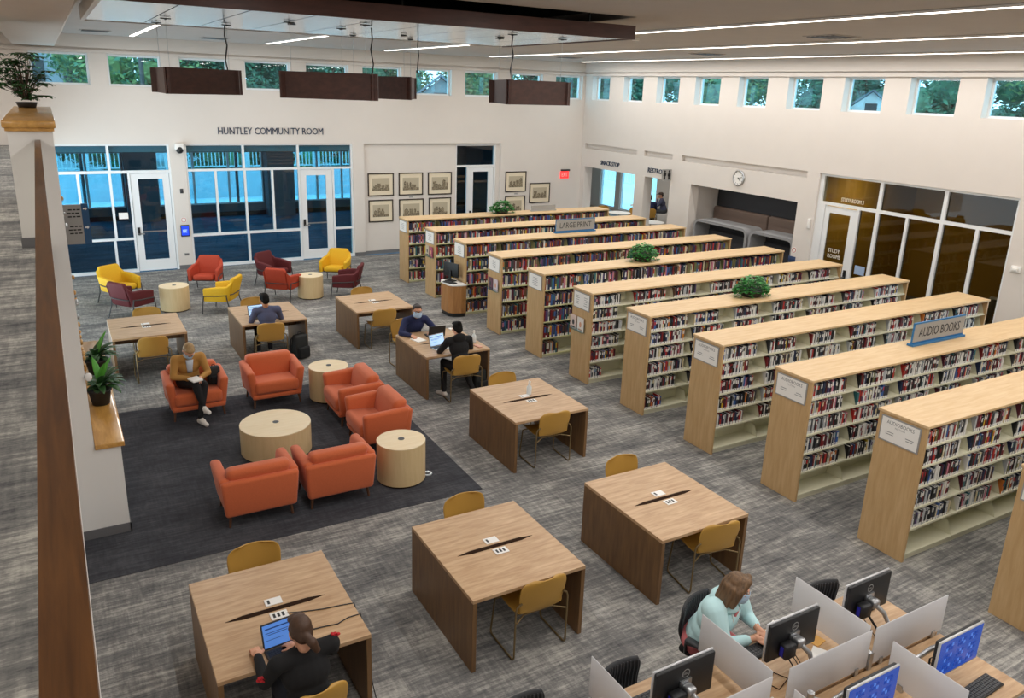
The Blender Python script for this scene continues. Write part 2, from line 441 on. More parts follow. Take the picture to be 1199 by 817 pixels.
# light shelf band above the windows
f = MB(); f.box((XL, YB - .07, 5.475), (XR, YB, 5.535)); f.box((XL, YB - .1, 5.585), (XR, YB, ZC)); structure('trim_1', f, WALL)
f = MB(); f.box((XR - .07, YS, 5.475), (XR, YB - .07, 5.535)); f.box((XR - .1, YS, 5.585), (XR, YB - .1, ZC)); structure('trim_2', f, WALL)
# bulkhead running along the ceiling at the left
f = MB(); f.prism([(-13.62, 5.585), (-12.78, 5.585), (-12.6, ZC), (-13.75, ZC)], 0, 1)
f.v = [(p[0], YB - .1 - p[2] * 16, p[1]) for p in f.v]
structure('ceiling_bulkhead', f, WALL)
# carpet inset
r = MB(); r.prism([(-13.46, -10.85), (-8.80, -10.85), (-8.74, -6.28), (-12.82, -6.28), (-12.82, -9.965), (-13.46, -9.965)], 0, .006)
tag(r.obj('rug', DARKCARPET), 'charcoal carpet square under the orange armchairs and round coffee table', 'rug')

# windows: frame, pane, sill
NW = 0
def window(axis, u0, u1, z0, z1, c, fw=.045, sill=True, gl=None, wall=None):
    global NW
    NW += 1
    root = bpy.data.objects.new(f'window_{NW}', None); COL.objects.link(root); root['kind'] = 'structure'
    sg = 1
    f = wall_grid(axis, c, c + .06, (u0, u1), (z0, z1), [(u0 + fw, u1 - fw, z0 + fw, z1 - fw)])
    f.obj('window_frame', FRAME, root)
    g = MB()
    if axis == 'y': g.box((u0 + fw, c + .025, z0 + fw), (u1 - fw, c + .035, z1 - fw))
    else: g.box((c + .025, u0 + fw, z0 + fw), (c + .035, u1 - fw, z1 - fw))
    g.obj('window_pane', gl or GLASSW, root)
    return root
for a, b in BWX: window('y', a, b, ZW0, ZW1, YB + .14)
for a, b in RWY: window('x', b, a, ZW0, ZW1, XR + .2)

# glazed screens of the community room
def glazing(axis, c, u0, u1, z0, z1, panes, gl, fw=.05, depth=.1, pane_off=.05, frame=FRAME):
    """a glazed screen: panes is a list of (u0,u1,z0,z1) clear openings; everything else is frame"""
    global NW
    NW += 1
    root = bpy.data.objects.new(f'window_{NW}', None); COL.objects.link(root); root['kind'] = 'structure'
    wall_grid(axis, c, c + depth, (u0, u1), (z0, z1), panes).obj('window_frame', frame, root)
    for p in panes:
        if p[4:] == ('open',): continue
        g = MB()
        if axis == 'y': g.box((p[0], c + pane_off, p[2]), (p[1], c + pane_off + .01, p[3]))
        else: g.box((c + pane_off, p[0], p[2]), (c + pane_off + .01, p[1], p[3]))
        g.obj('window_pane', gl, root)
    return root
ND = 0
def door(axis, c, u0, u1, z1, hinge, lite, gl, fdepth=.05, side=1):
    global ND
    ND += 1
    root = bpy.data.objects.new(f'door_{ND}', None); COL.objects.link(root); root['kind'] = 'structure'
    wall_grid(axis, c, c + fdepth, (u0, u1), (.02, z1), [lite]).obj('door_leaf', FRAME, root)
    g = MB(); h = MB(); k = MB()
    P = (lambda a, b: ((a[0], c + a[1], a[2]), (b[0], c + b[1], b[2]))) if axis == 'y' else (lambda a, b: ((c + a[1], a[0], a[2]), (c + b[1], b[0], b[2])))
    def bx(m, a, b):
        A, B = P(a, b); m.box([min(A[i], B[i]) for i in range(3)], [max(A[i], B[i]) for i in range(3)])
    bx(g, (lite[0], .02, lite[2]), (lite[1], .03, lite[3])); g.obj('door_pane', gl, root)
    hu = u0 + .075 if hinge == 'R' else u1 - .075
    d = 1 if hinge == 'R' else -1
    bx(h, (hu - .03, -.03, .98), (hu + .03, 0, 1.18)); h.obj('lock_plate', BLACK, root)
    bx(k, (hu - .012, -.07, 1.0), (hu + .012, -.03, 1.03)); bx(k, (hu, -.07, 1.0), (hu + d * .13, -.045, 1.03)); k.obj('door_handle', STEEL, root)
    bx(k2 := MB(), (lite[0], .01, 1.04), (lite[1], .02, 1.075)); k2.obj('push_bar', STEEL, root)
    return root
c1 = YB + .04
glazing('y', c1, -13.44, -10.46, 0, 3.31,
        [(-13.39, -11.93, 2.65, 3.27), (-11.87, -10.51, 2.65, 3.27), (-13.39, -12.66, .92, 2.58), (-12.6, -11.94, .92, 2.58), (-11.88, -11.50, .92, 2.58), (-13.39, -11.98, .08, .86), (-11.92, -11.50, .08, .86), (-11.45, -10.51, 0, 2.58, 'open')], GLASSB)
door('y', c1 + .02, -11.44, -10.52, 2.57, 'R', (-11.27, -10.68, .31, 2.43), GLASSB)
glazing('y', c1, -10.09, -5.53, 0, 3.31,
        [(-10.04, -8.63, 2.66, 3.27), (-8.57, -7.14, 2.66, 3.27), (-7.08, -5.58, 2.66, 3.27), (-10.04, -9.38, .93, 2.6), (-9.32, -8.62, .93, 2.6), (-8.56, -7.88, .93, 2.6), (-7.82, -7.13, .93, 2.6),
         (-10.04, -8.61, .08, .86), (-8.55, -7.13, .08, .86), (-7.08, -6.14, 0, 2.6, 'open'), (-6.09, -5.58, .9, 2.6), (-6.09, -5.58, .08, .84)], GLASSB)
door('y', c1 + .02, -7.07, -6.15, 2.59, 'R', (-6.90, -6.33, .29, 2.43), GLASSB)
glazing('y', YB + .12, -2.16, -.73, 0, 3.27, [(-2.11, -.79, 2.63, 3.23), (-2.11, -1.75, .08, 2.57), (-1.70, -.79, 0, 2.57, 'open')], GLASSB)
door('y', YB + .14, -1.69, -.80, 2.56, 'R', (-1.52, -.98, .3, 2.42), GLASSB)
# roller blind cassettes at the head of the screens
# study room screen
c2 = XR + .06
glazing('x', c2, -10.78, -6.2, 0, 3.31,
        [(-7.78, -6.3, 2.67, 3.26), (-9.27, -7.86, 2.67, 3.26), (-10.72, -9.35, 2.67, 3.26), (-7.3, -6.42, 0, 2.6, 'open'), (-7.78, -7.36, .08, 2.6), (-8.51, -7.86, .08, 2.6), (-9.27, -8.57, .08, 2.6), (-10.03, -9.35, .08, 2.6), (-10.72, -10.1, .08, 2.6)], GLASSD)
door('x', c2 + .02, -7.29, -6.43, 2.58, 'R', (-7.13, -6.55, .3, 2.43), GLASSD)
glazing('x', c2, -12.35, -11.3, 0, 2.6, [(-12.3, -11.35, .08, 2.55)], GLASSC)

# community room behind the rear wall
YF = 12.5
f = MB(); f.box((-16, YB + .32, -.2), (2.6, YF, 0)); structure('floor_community', f, BLUECARPET)
GWALL = mat('community room grey wall', '#59636c', .9); GCEIL = mat('community ceiling', '#8f9499', .9)
farw = [(-13.3, -11.03, .45, 2.42), (-9.9, -6.15, .45, 2.42), (-5.03, -2.0, .45, 2.42)]
f = wall_grid('y', YF, YF + .25, (-16, 2.9), (0, 3.6), farw); structure('wall_community', f, GWALL)
f = MB(); f.box((-16, YB + .32, 3.45), (2.75, YF, 3.6)); structure('ceiling_community', f, GCEIL)
f = MB(); f.box((-16.2, YB + .32, 0), (-16, YF, 3.6)); f.box((2.6, YB + .32, 0), (2.75, YF, 3.6)); structure('wall_community_side', f, GWALL)
f = MB(); f.box((-11.0, YF - .6, 0), (-9.95, YF, 3.45)); f.box((-6.1, YF - .6, 0), (-5.1, YF, 3.45)); structure('wall_pier', f, GWALL)
f = MB(); f.box((-16, YF - .03, 0), (2.6, YF, .16)); structure('baseboard_community', f, BLACKM)
for a, b, z0, z1 in farw:
    n = 2 if b - a > 3 else 1
    e = [a + (b - a) * i / (n + 1) for i in range(n + 2)]
    ps = []
    for i in range(n + 1): ps.append((e[i] + .04, e[i + 1] - .04, z0 + .05, z1 - .05))
    glazing('y', YF + .05, a, b, z0, z1, ps, GLASSB)
# snack room behind the right wall
XS = 8.2
f = MB(); f.box((XR + .32, -1.3, -.2), (XS, 11, 0)); structure('floor_snack', f, mat('snack floor tile', '#6d6a66', .5))
snw = [(9.08, 10.2, .1, 2.7), (7.75, 8.74, .1, 2.7), (6.32, 7.3, .1, 2.7)]
f = wall_grid('x', XS, XS + .2, (-1.3, 11), (0, 3.0), snw); structure('wall_snack', f, WALL)
f = MB(); f.box((XR + .32, -1.3, 2.9), (XS, 11, 3.0)); structure('ceiling_snack', f, CEIL)
f = MB(); f.box((XR + .32, -1.4, 0), (XS, -1.3, 3)); f.box((2.75, 11, 0), (XS, 11.1, 3)); f.box((2.76, YB + .32, 0), (2.85, 11, 3)); structure('wall_snack_side', f, WALL)
for a, b, z0, z1 in snw: glazing('x', XS + .05, a, b, z0, z1, [(a + .05, b - .05, z0 + .05, z1 - .05)], GLASSB)
# padded recess with study pods
f = MB(); f.box((4.0, -5.85, 0), (4.1, -1.5, 3)); f.box((XR + .32, -5.95, 0), (4.1, -5.85, 3)); f.box((XR + .32, -1.5, 0), (4.1, -1.4, 3)); f.box((XR + .32, -5.85, 2.62), (4.0, -1.5, 2.72)); structure('wall_bay', f, WALL)
f = MB(); f.box((XR, -5.85, -.2), (4.0, -1.4, 0)); structure('floor_bay', f, CARPET)
w = MB(); w.rbox((3.9, -5.8, 1.86), (3.99, -1.56, 2.6), .02); tag(w.obj('wall_panel', CHARF), 'charcoal felt wall panel at the back of the recess with booths', 'panel')
b = thing('banquette', 'long taupe upholstered bench back along the rear of the booth recess', 'bench', (3.7, -3.68, 0))
m = MB(); m.rbox((.06, -2.1, .45), (.28, -.02, 1.86), .05); m.obj('backrest', BROWNF, b); m = MB(); m.rbox((.06, .02, .45), (.28, 2.1, 1.86), .05); m.obj('backrest', BROWNF, b)
m = MB(); m.rbox((-.4, -2.1, .32), (.06, 2.1, .47), .04); m.obj('seat', BROWNF, b); m = MB(); m.box((-.34, -2.05, 0), (.06, 2.05, .33)); m.obj('base', BLACK, b)
def pod(y0, y1, z1, label):
    t = thing('study_booth', label, 'booth', (2.62, (y0 + y1) / 2, 0), 0, None)
    w = (y1 - y0) / 2; n = 8; r = .2
    # shell: rounded tunnel open towards the library
    def loop(ins, zz):
        pts = [(-w + ins, 0)]
        for k in range(n + 1): a = PI - PI / 2 * k / n; pts.append((-w + r + (r - ins) * math.cos(a), zz - r + (r - ins) * math.sin(a)))
        for k in range(n + 1): a = PI / 2 - PI / 2 * k / n; pts.append((w - r + (r - ins) * math.cos(a), zz - r + (r - ins) * math.sin(a)))
        pts.append((w - ins, 0)); return pts
    o, i = loop(0, z1), loop(.07, z1)
    m = MB()
    for k in range(len(o) - 1):
        for q, sgn in ((o, 0), (i, 1)):
            m.add([(0, *q[k]), (0, *q[k + 1]), (.64, *q[k + 1]), (.64, *q[k])], [(0, 1, 2, 3)], 0, True)
        for X in (0, .64): m.add([(X, *o[k]), (X, *o[k + 1]), (X, *i[k + 1]), (X, *i[k])], [(0, 1, 2, 3)])
    m.obj('shell', GREYF, t)
    m = MB(); m.box((.58, -w + .07, 0), (.63, w - .07, z1 - .07)); m.obj('back_panel', CHARF, t)
    m = MB(); m.rbox((.1, -w + .09, .72), (.57, w - .09, .75), .01); m.obj('worktop', WHITE, t)
    m = MB(); m.rbox((.51, -w + .1, .8), (.58, w - .1, 1.3), .02); m.obj('pad', CHARF, t)
pod(-4.06, -2.02, 1.62, 'larger grey felt study booth with rounded top in the wall recess, left')
pod(-5.62, -4.14, 1.62, 'smaller grey felt study booth at the right end of the wall recess')
# study room
f = MB(); f.box((XR + .32, -11.1, -.2), (6.5, -6.05, 0)); structure('floor_study', f, CARPET)
f = MB(); f.box((6.5, -11.2, 0), (6.6, -6.0, 3.5)); f.box((XR + .32, -6.1, 0), (6.5, -6.0, 3.5)); structure('wall_study', f, MUSTW)
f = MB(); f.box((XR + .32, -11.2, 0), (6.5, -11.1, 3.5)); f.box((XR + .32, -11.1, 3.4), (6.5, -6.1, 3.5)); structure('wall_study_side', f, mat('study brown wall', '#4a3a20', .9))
t = thing('armchair_shell', 'white shell chair dimly seen behind the study room glass', 'chair', (4.1, -9.6, 0), .4)
m = MB(); m.rbox((-.25, -.25, .42), (.25, .25, .47), .03); m.obj('seat', WHITE, t)
m = MB(); m.grid([[(.27 * math.sin(a) * (1 - .1 * j), -.27 * math.cos(a) + .04 - j * .03, .46 + j * .13) for a in [(-1.3 + 2.6 * i / 10) for i in range(11)]] for j in range(5)]); m.obj('backrest', WHITE, t, solid=.02)
for sx in (-1, 1):
    for sy in (-1, 1): m = MB(); m.tube([(sx * .16, sy * .16, .43), (sx * .24, sy * .24, 0)], .012); m.obj('leg', STEEL, t)
# lower flat roofs seen through the clerestory
f = MB(); f.box((2.95, -14, 3.7), (9, 11.2, 4.45)); structure('roof_right', f, ROOFM)
f = MB(); f.box((-16, YB + .4, 3.7), (2.9, YF + .4, 4.4)); structure('roof_community', f, ROOFM)

# grey roller blind cassettes behind the heads of the glazed screens
for x0, x1, lb in ((-13.39, -11.9, 'grey roller blind rolled up above the leftmost glazed screen pane'), (-11.87, -10.5, 'grey roller blind rolled up above the left glass door'), (-10.04, -8.61, 'grey roller blind rolled up at the left of the wide glazed screen'), (-8.57, -7.12, 'grey roller blind rolled up at the middle of the wide glazed screen'), (-7.08, -5.57, 'grey roller blind rolled up above the right glass door')):
    t = thing('roller_blind', lb, 'blind', (x0, YB + .2, 3.08)); m = MB(); m.box((0, 0, .02), (x1 - x0, .1, .24)); m.obj('cassette', SIGNG, t); m = MB(); m.box((.01, .03, 0), (x1 - x0 - .01, .05, .02)); m.obj('hem_bar', DGREY, t)
# ------------------------------------------------------------------ canopy, pendants, ceiling lights, fittings
SILV = mat('silver canopy panel', '#dbe4ea', .2, .8)
t = thing('ceiling_canopy', 'hanging ceiling canopy with walnut edge and silver metal panels underneath', 'canopy', (-9.45, -8.35, 5.62))
x0, x1, y0, y1 = -3.15, 3.15, -1.78, 1.75
m = MB()
for k in range(9):
    a = x0 + .05 + (x1 - x0 - .1) * k / 9; b = x0 + .05 + (x1 - x0 - .1) * (k + 1) / 9
    m.box((a + .008, y0 + .05, .01), (b - .008, y1 - .02, .03))
m.box((x0 + .04, y0 + .05, .03), (x1 - .04, y1 - .01, .06), 1)
m.obj('panel_field', [SILV, BLACKM], t)
m = MB(); m.box((x0, y0, 0), (x1, y0 + .05, .17)); m.obj('front_edge', DARKW, t)
m = MB(); m.box((x1 - .05, y0 + .05, 0), (x1, y1, .17)); m.obj('side_edge', DARKW, t); m = MB(); m.box((x0, y0 + .05, 0), (x0 + .05, y1, .17)); m.obj('side_edge', TRIMW, t)
m = MB(); m.box((x0 + .05, y1 - .02, 0), (x1 - .05, y1, .17)); m.obj('rear_edge', TRIMW, t)
for sx in (-2.6, 0, 2.6):
    for sy in (-1.5, 1.5): q = MB(); q.tube([(sx, sy, .05), (sx, sy, 1.2)], .012); q.obj('hanger_rod', GUN, t)
for px, py in ((-.9, -.1), (1.9, -.4)):
    q = MB(); q.cyl((px, py), .05, .0, .012, 16); q.obj('sprinkler_plate', GUN, t)

def pendant(cx, cy, rz, label, anchors, cord, z0=4.755, h=.31):
    t = thing('pendant_light', label, 'pendant', (cx, cy, z0), rz, 'walnut pendant lights')
    for k in range(3):
        R_ = Matrix.Rotation(k * 2 * PI / 3 + PI / 3, 4, 'Z')      # three planks laid like a pinwheel round a triangle
        m = MB(); m.box((.285, -.56, 0), (.315, .60, h), 0, R_); m.obj('shade_plank', DARKW, t)
    m = MB(); m.prism([(.5 * math.cos(a), .5 * math.sin(a)) for a in (0, 2 * PI / 3, 4 * PI / 3)], .03, .04); m.obj('lens', LAMP2, t)
    iv = Matrix.Rotation(-rz, 3, 'Z')
    for k in range(3):
        a = k * 2 * PI / 3; p = Vector((.52 * math.cos(a), .52 * math.sin(a), h))
        m = MB(); m.tube([p, (p.x, p.y, 5.625 - z0)], .003, 5); m.obj('cable', STEEL, t)
        m = MB(); m.cbox((p.x, p.y, 5.615 - z0), (.12, .02, .014)); m.cbox((p.x, p.y, 5.61 - z0), (.02, .08, .02)); m.obj('ceiling_mount', GUN, t)
    p = Vector((.5 * math.cos(cord), .5 * math.sin(cord), h))
    m = MB(); m.tube([p, (p.x - .02, p.y, h + .12), (p.x + .012, p.y, h + .3), (p.x - .012, p.y, h + .42), (p.x, p.y, 5.62 - z0)], .009, 6); m.obj('power_cord', BLACK, t)
LAMP2 = mat('unlit pendant lens', '#cfc8bd', .5)
pendant(-11.5, -7.65, .0, 'triangular walnut pendant light, far left of the four', None, .0)
pendant(-9.98, -8.9, PI, 'triangular walnut pendant light, second from left, with the widest face', None, PI)
pendant(-8.7, -7.5, .55, 'triangular walnut pendant light, third from left, partly behind the second', None, .55 - 2 * PI / 3)
pendant(-7.43, -9.2, -.32, 'triangular walnut pendant light farthest right, below the canopy end', None, PI * 4 / 3)

# linear ceiling lights
LX = [-11.2, -8.1, -4.95, -1.75, 1.5]
def strip(x, ya, yb, label):
    t = thing('ceiling_light', label, 'ceiling light', (x, (ya + yb) / 2, ZC), 0, 'linear ceiling lights')
    L_ = abs(yb - ya) / 2
    m = MB(); m.box((-.05, -L_, -.03), (.05, L_, -.004)); m.obj('housing', TRIMW, t)
    m = MB(); m.box((-.042, -L_ + .01, -.034), (.042, L_ - .01, -.03)); m.obj('diffuser', LAMP, t)
for i, x in enumerate(LX):
    yf = 2.4
    nm = ['leftmost short', 'second short', 'third', 'long', 'rightmost long'][i]
    lb = ['leftmost glowing ceiling strip, above the left end of the rear windows', 'second glowing ceiling strip from the left, behind the hanging canopy', 'glowing ceiling strip that passes the right end of the canopy',
          'glowing ceiling strip over the middle of the bookcases', 'glowing ceiling strip nearest the right wall'][i]
    if x < -6.3:
        strip(x, -5.9, yf, lb)
    else: strip(x, -20, yf, lb)
    def area(ya, yb, p):
        ld = bpy.data.lights.new('strip_lamp', 'AREA'); ld.shape = 'RECTANGLE'; ld.size = .12; ld.size_y = abs(yb - ya); ld.energy = p * abs(yb - ya); ld.color = (1.0, .965, .93)
        lo = bpy.data.objects.new('strip_lamp', ld); COL.objects.link(lo); lo.location = (x, (ya + yb) / 2, ZC - .04)
    if x < -6.3: area(-5.9, yf, LPOW); area(-25, -11, LPOW)
    else: area(-25, yf, LPOW)
# ceiling air grilles and detectors
for i, (x, y, lb) in enumerate(((-.2, .6, 'dark air grille in the ceiling beside the middle light strip'), (.1, -4.6, 'air grille in the ceiling between the two right light strips'), (-2.6, -10.2, 'square air grille in the ceiling nearest the camera'), (-9.5, 1.6, 'slim air grille in the ceiling behind the canopy'), (-12.0, 1.4, 'slim air grille in the ceiling at far left'))):
    t = thing('ceiling_grille', lb, 'vent', (x, y, ZC))
    m = MB(); m.box((-.3, -.3, -.012), (.3, .3, 0)); m.obj('frame', CEIL, t)
    for k in range(6): m = MB(); m.box((-.26, -.25 + k * .09, -.02), (.26, -.2 + k * .09, -.012)); m.obj('slat', DGREY, t)
t = MB(); t.cyl((0, 0), .06, -.04, 0, 16); tag(t.obj('smoke_detector', WHITE, loc=(-4.0, -7.2, ZC)), 'small white smoke detector on the ceiling near the canopy end', 'detector')

# wall lettering
def wall_text(name, body, x0, x1, z0, z1, T, label, m=NAVYT):
    mb = text_mb(body, x1 - x0, z1 - z0, .02, 'C', T)
    tag(mb.obj(name, m), label, 'lettering')
wall_text('wall_lettering', 'HUNTLEY COMMUNITY ROOM', -9.22, -6.385, 3.565, 3.745, face_south(-7.8, YB - .02, 3.655), 'navy HUNTLEY COMMUNITY ROOM lettering on the white rear wall')
wall_text('wall_lettering', 'SNACK STOP', -2.5, -1.5, 2.7, 2.84, face_west(XR - .02, 2.0, 2.77), 'navy SNACK STOP lettering above the doorway')
wall_text('wall_lettering', 'RESTROOMS', -.06, .98, 2.7, 2.84, face_west(XR - .02, -.45, 2.77), 'navy RESTROOMS lettering above the narrow doorway')
t = MB(); text_mb('STUDY ROOM 3', .6, .09, .004, 'C', face_west(c2 + .035, -7.11, 2.77), 0, t); tag(t.obj('wall_lettering', WHITE), 'white STUDY ROOM 3 lettering on the dark transom glass', 'lettering')
t = MB(); text_mb('STUDY\nROOMS', .36, .22, .004, 'C', face_west(c2 + .03, -6.84, 1.5), 0, t); tag(t.obj('wall_lettering', WHITE), 'white lettering on the glass of the study room door', 'lettering')
# restroom blade sign
t = thing('restroom_sign', 'grey blade sign with man and woman symbols beside the restroom doorway', 'sign', (XR, -.98, 2.57))
m = MB(); m.box((-.34, -.012, 0), (0, .012, .32)); m.obj('plate', SIGNG, t)
def figure(mb, cx, w, T=None):
    mb.cyl((cx, 0), .026, 0, .008, 14, 0, T)
    mb.box((cx - .03, 0, -.115) if not w else (cx - .02, 0, -.06), (cx + .03, .008, -.03) if not w else (cx + .02, .008, -.03))
    if w: mb.add([(cx - .022, 0, -.06), (cx + .022, 0, -.06), (cx + .05, 0, -.15), (cx - .05, 0, -.15)], [(0, 3, 2, 1)])
    mb.box((cx - .026, 0, -.235), (cx - .004, .008, -.1)); mb.box((cx + .004, 0, -.235), (cx + .026, .008, -.1))
    mb.box((cx - .05, 0, -.13), (cx - .034, .008, -.035)); mb.box((cx + .034, 0, -.13), (cx + .05, .008, -.035))
for cx, w, nm in ((-.25, 0, 'man_symbol'), (-.09, 1, 'woman_symbol')):
    m = MB(); m.ell((cx, -.014, .265), (.03, .004, .03))
    q = MB(); figure(q, cx, w); q.v = [(p[0], -.02 + p[1], p[2] + .265) for p in q.v]
    q2 = MB(); keep = [i for i, fc in enumerate(q.f)]
    m.add(q.v, [q.f[i] for i in keep if all(True for _ in q.f[i])]); m.obj(nm, INK, t)

# wall clock
t = thing('wall_clock', 'round white wall clock above the booth recess', 'clock', (XR, -3.66, 2.925))
R_ = Matrix.Rotation(-PI / 2, 4, 'Y')
m = MB(); m.lathe([(.001, .0), (.2, .0), (.205, .03), (.18, .05), (.175, .03)], 40, 0, T=R_); m.obj('rim', STEEL, t)
m = MB(); m.cyl((0, 0), .178, .028, .032, 40, 0, R_)
for k in range(12):
    a = k * PI / 6; q = Matrix.Rotation(a, 4, 'X') @ Matrix.Translation((-.034, 0, .15)); m.cbox((0, 0, 0), (.003, .008, .03), 1, q)
m.obj('dial', [WHITE, INK], t)
def hand(nm, a, l, w): m = MB(); m.box((-.038, -w, -.02), (-.035, w, l), 0, Matrix.Rotation(a, 4, 'X')); m.obj(nm, INK, t)
hand('hour_hand', 2.4, .09, .007); hand('minute_hand', 1.35, .14, .005)

# exit sign
t = thing('exit_sign', 'red glowing EXIT sign high on the white rear wall', 'sign', (1.86, YB, 2.15))
m = MB(); m.box((-.14, -.05, .24), (.2, 0, .3)); m.obj('canopy', DGREY, t)
m = MB(); m.rbox((-.16, -.035, 0), (.17, -.005, .235), .006, 1); m.obj('panel', EXITM, t)
m = text_mb('EXIT', .24, .13, .003, 'C', face_south(.005, -.039, .12)); m.obj('lettering', mat('exit letters', '#ffe0dc', .5), t)

# fittings of the pier between the glazed screens
t = thing('wall_tablet', 'blue lit room booking tablet on the white pier between glazed screens', 'tablet', (-10.245, YB, .89))
m = MB(); m.rbox((-.11, -.03, 0), (.11, 0, .31), .012, 2); m.obj('casing', BLACK, t)
m = MB(); m.box((-.092, -.0325, .03), (.092, -.03, .285)); m.obj('display', SCREENB, t)
m = MB(); [m.box((-.06, -.034, .17 - .03 * k), (.05 - .02 * (k % 2), -.0325, .185 - .03 * k)) for k in range(3)]; m.obj('screen_text', SCREENP, t)
t = thing('security_camera', 'white dome camera at the top of the pier beside the glazed screen', 'camera', (-10.2, YB, 3.18))
m = MB(); m.rbox((-.13, -.18, 0), (.09, 0, .16), .03, 2); m.obj('housing', WHITE, t); m = MB(); m.ell((-.02, -.12, 0), (.09, .09, .1)); m.obj('dome', BLACK, t)
m = MB(); m.rbox((-.04, -.02, -.06), (.04, 0, .06), .006, 1); tag(m.obj('thermostat', DGREY, loc=(-10.245, YB, 2.1)), 'small dark control plate midway up the pier', 'control')
t = thing('notice_disc', 'small round red and white notice above the booking tablet', 'notice', (-10.255, YB, 1.33)); m = MB(); m.cyl((0, 0), .075, 0, .004, 24, 0, Matrix.Rotation(PI / 2, 4, 'X')); m.obj('disc', PAPER, t)
m = MB(); m.lathe([(.05, .004), (.062, .004), (.062, .006), (.05, .006), (.05, .004)], 24, 0, T=Matrix.Rotation(PI / 2, 4, 'X')); m.obj('ring', mat('notice red', '#c0392b', .7), t)
t = thing('wall_socket', 'grey wall socket low on the pier beside the glazed screen', 'socket', (-10.25, YB, .4)); m = MB(); m.rbox((-.06, -.01, -.035), (.06, 0, .035), .004, 1); m.obj('plate', SIGNG, t); m = MB(); m.box((-.035, -.012, -.015), (-.008, -.01, .015)); m.box((.008, -.012, -.015), (.035, -.01, .015)); m.obj('outlets', DGREY, t)
t = thing('notice_disc', 'small red and white disc notice beside the booth recess', 'notice', (XR, -5.75, 1.39)); m = MB(); m.cyl((0, 0), .075, 0, .004, 24, 0, Matrix.Rotation(-PI / 2, 4, 'Y')); m.obj('disc', PAPER, t)
m = MB(); m.lathe([(.045, .004), (.06, .004), (.06, .006), (.045, .006), (.045, .004)], 24, 0, T=Matrix.Rotation(-PI / 2, 4, 'Y')); m.obj('ring', MATS['notice red'], t)
m = MB(); m.rbox((-.012, -.11, -.08), (0, .11, .08), .004, 1); tag(m.obj('wall_notice', mat('navy notice', '#23395f', .6), loc=(XR, -5.72, 1.15)), 'small navy notice low beside the booth recess', 'notice')
t = thing('door_alarm', 'white horn strobe on the wall right of the study room glass', 'alarm', (XR, -10.98, 2.0)); m = MB(); m.rbox((-.05, -.09, -.06), (0, .09, .06), .012, 2); m.obj('base', WHITE, t); m = MB(); m.rbox((-.08, -.05, -.03), (-.05, .05, .03), .01, 2); m.obj('lens', PAPER, t)
m = MB(); m.rbox((-.05, -.04, -.12), (0, .04, .12), .01, 2); tag(m.obj('wall_device', WHITE, loc=(XR, -6.1, 2.1)), 'white upright device on the wall left of the study room door', 'device')
m = MB(); m.box((0, -.13, -.1), (.006, .13, .1)); tag(m.obj('glass_notice', SCREENP and mat('pale blue notice', '#9fb6d6', .7), loc=(c2 + .03, -7.58, 1.25)), 'pale blue notice stuck on the study room sidelight', 'notice')
m = MB(); m.box((-.11, 0, -.08), (.11, .006, .08)); tag(m.obj('glass_notice', PAPER, loc=(-11.69, c1 + .02, 1.5)), 'small grey notice on the glass beside the left glazed door', 'notice')
t = MB(); t.cyl((0, 0), .065, .0, .012, 28); t.cyl((0, 0), .035, .012, .016, 24, 1); tag(t.obj('floor_outlet', [STEEL, DGREY], loc=(-9.27, -10.17, .006)), 'round metal floor outlet beside the near drum table', 'floor outlet')

# framed prints on the rear wall
PRINT = {}
def print_mat(seed):
    m = bpy.data.materials.new(f'sepia print {seed}'); nt, N, L, b = nodes_of(m)
    tc = N.new('ShaderNodeTexCoord'); mp = N.new('ShaderNodeMapping'); mp.inputs['Location'].default_value = (seed * 3.7, seed * 1.3, 0); mp.inputs['Scale'].default_value = (9, 9, 6)
    nz = N.new('ShaderNodeTexNoise'); nz.inputs['Detail'].default_value = 7; L.new(tc.outputs['Object'], mp.inputs[0]); L.new(mp.outputs[0], nz.inputs['Vector'])
    cr = N.new('ShaderNodeValToRGB'); e = cr.color_ramp.elements
    e[0].position = .36; e[0].color = (*lin('#4a4032'), 1); e[1].position = .62; e[1].color = (*lin('#a4967c'), 1)
    L.new(nz.outputs['Fac'], cr.inputs[0]); L.new(cr.outputs[0], b.inputs['Base Color']); b.inputs['Roughness'].default_value = .8
    return m
SKYP = mat('print sky', '#bcb098', .8); MOUNT = mat('cream mount', '#e6d9bf', .85); FRB = mat('dark picture frame', '#2e2119', .4)
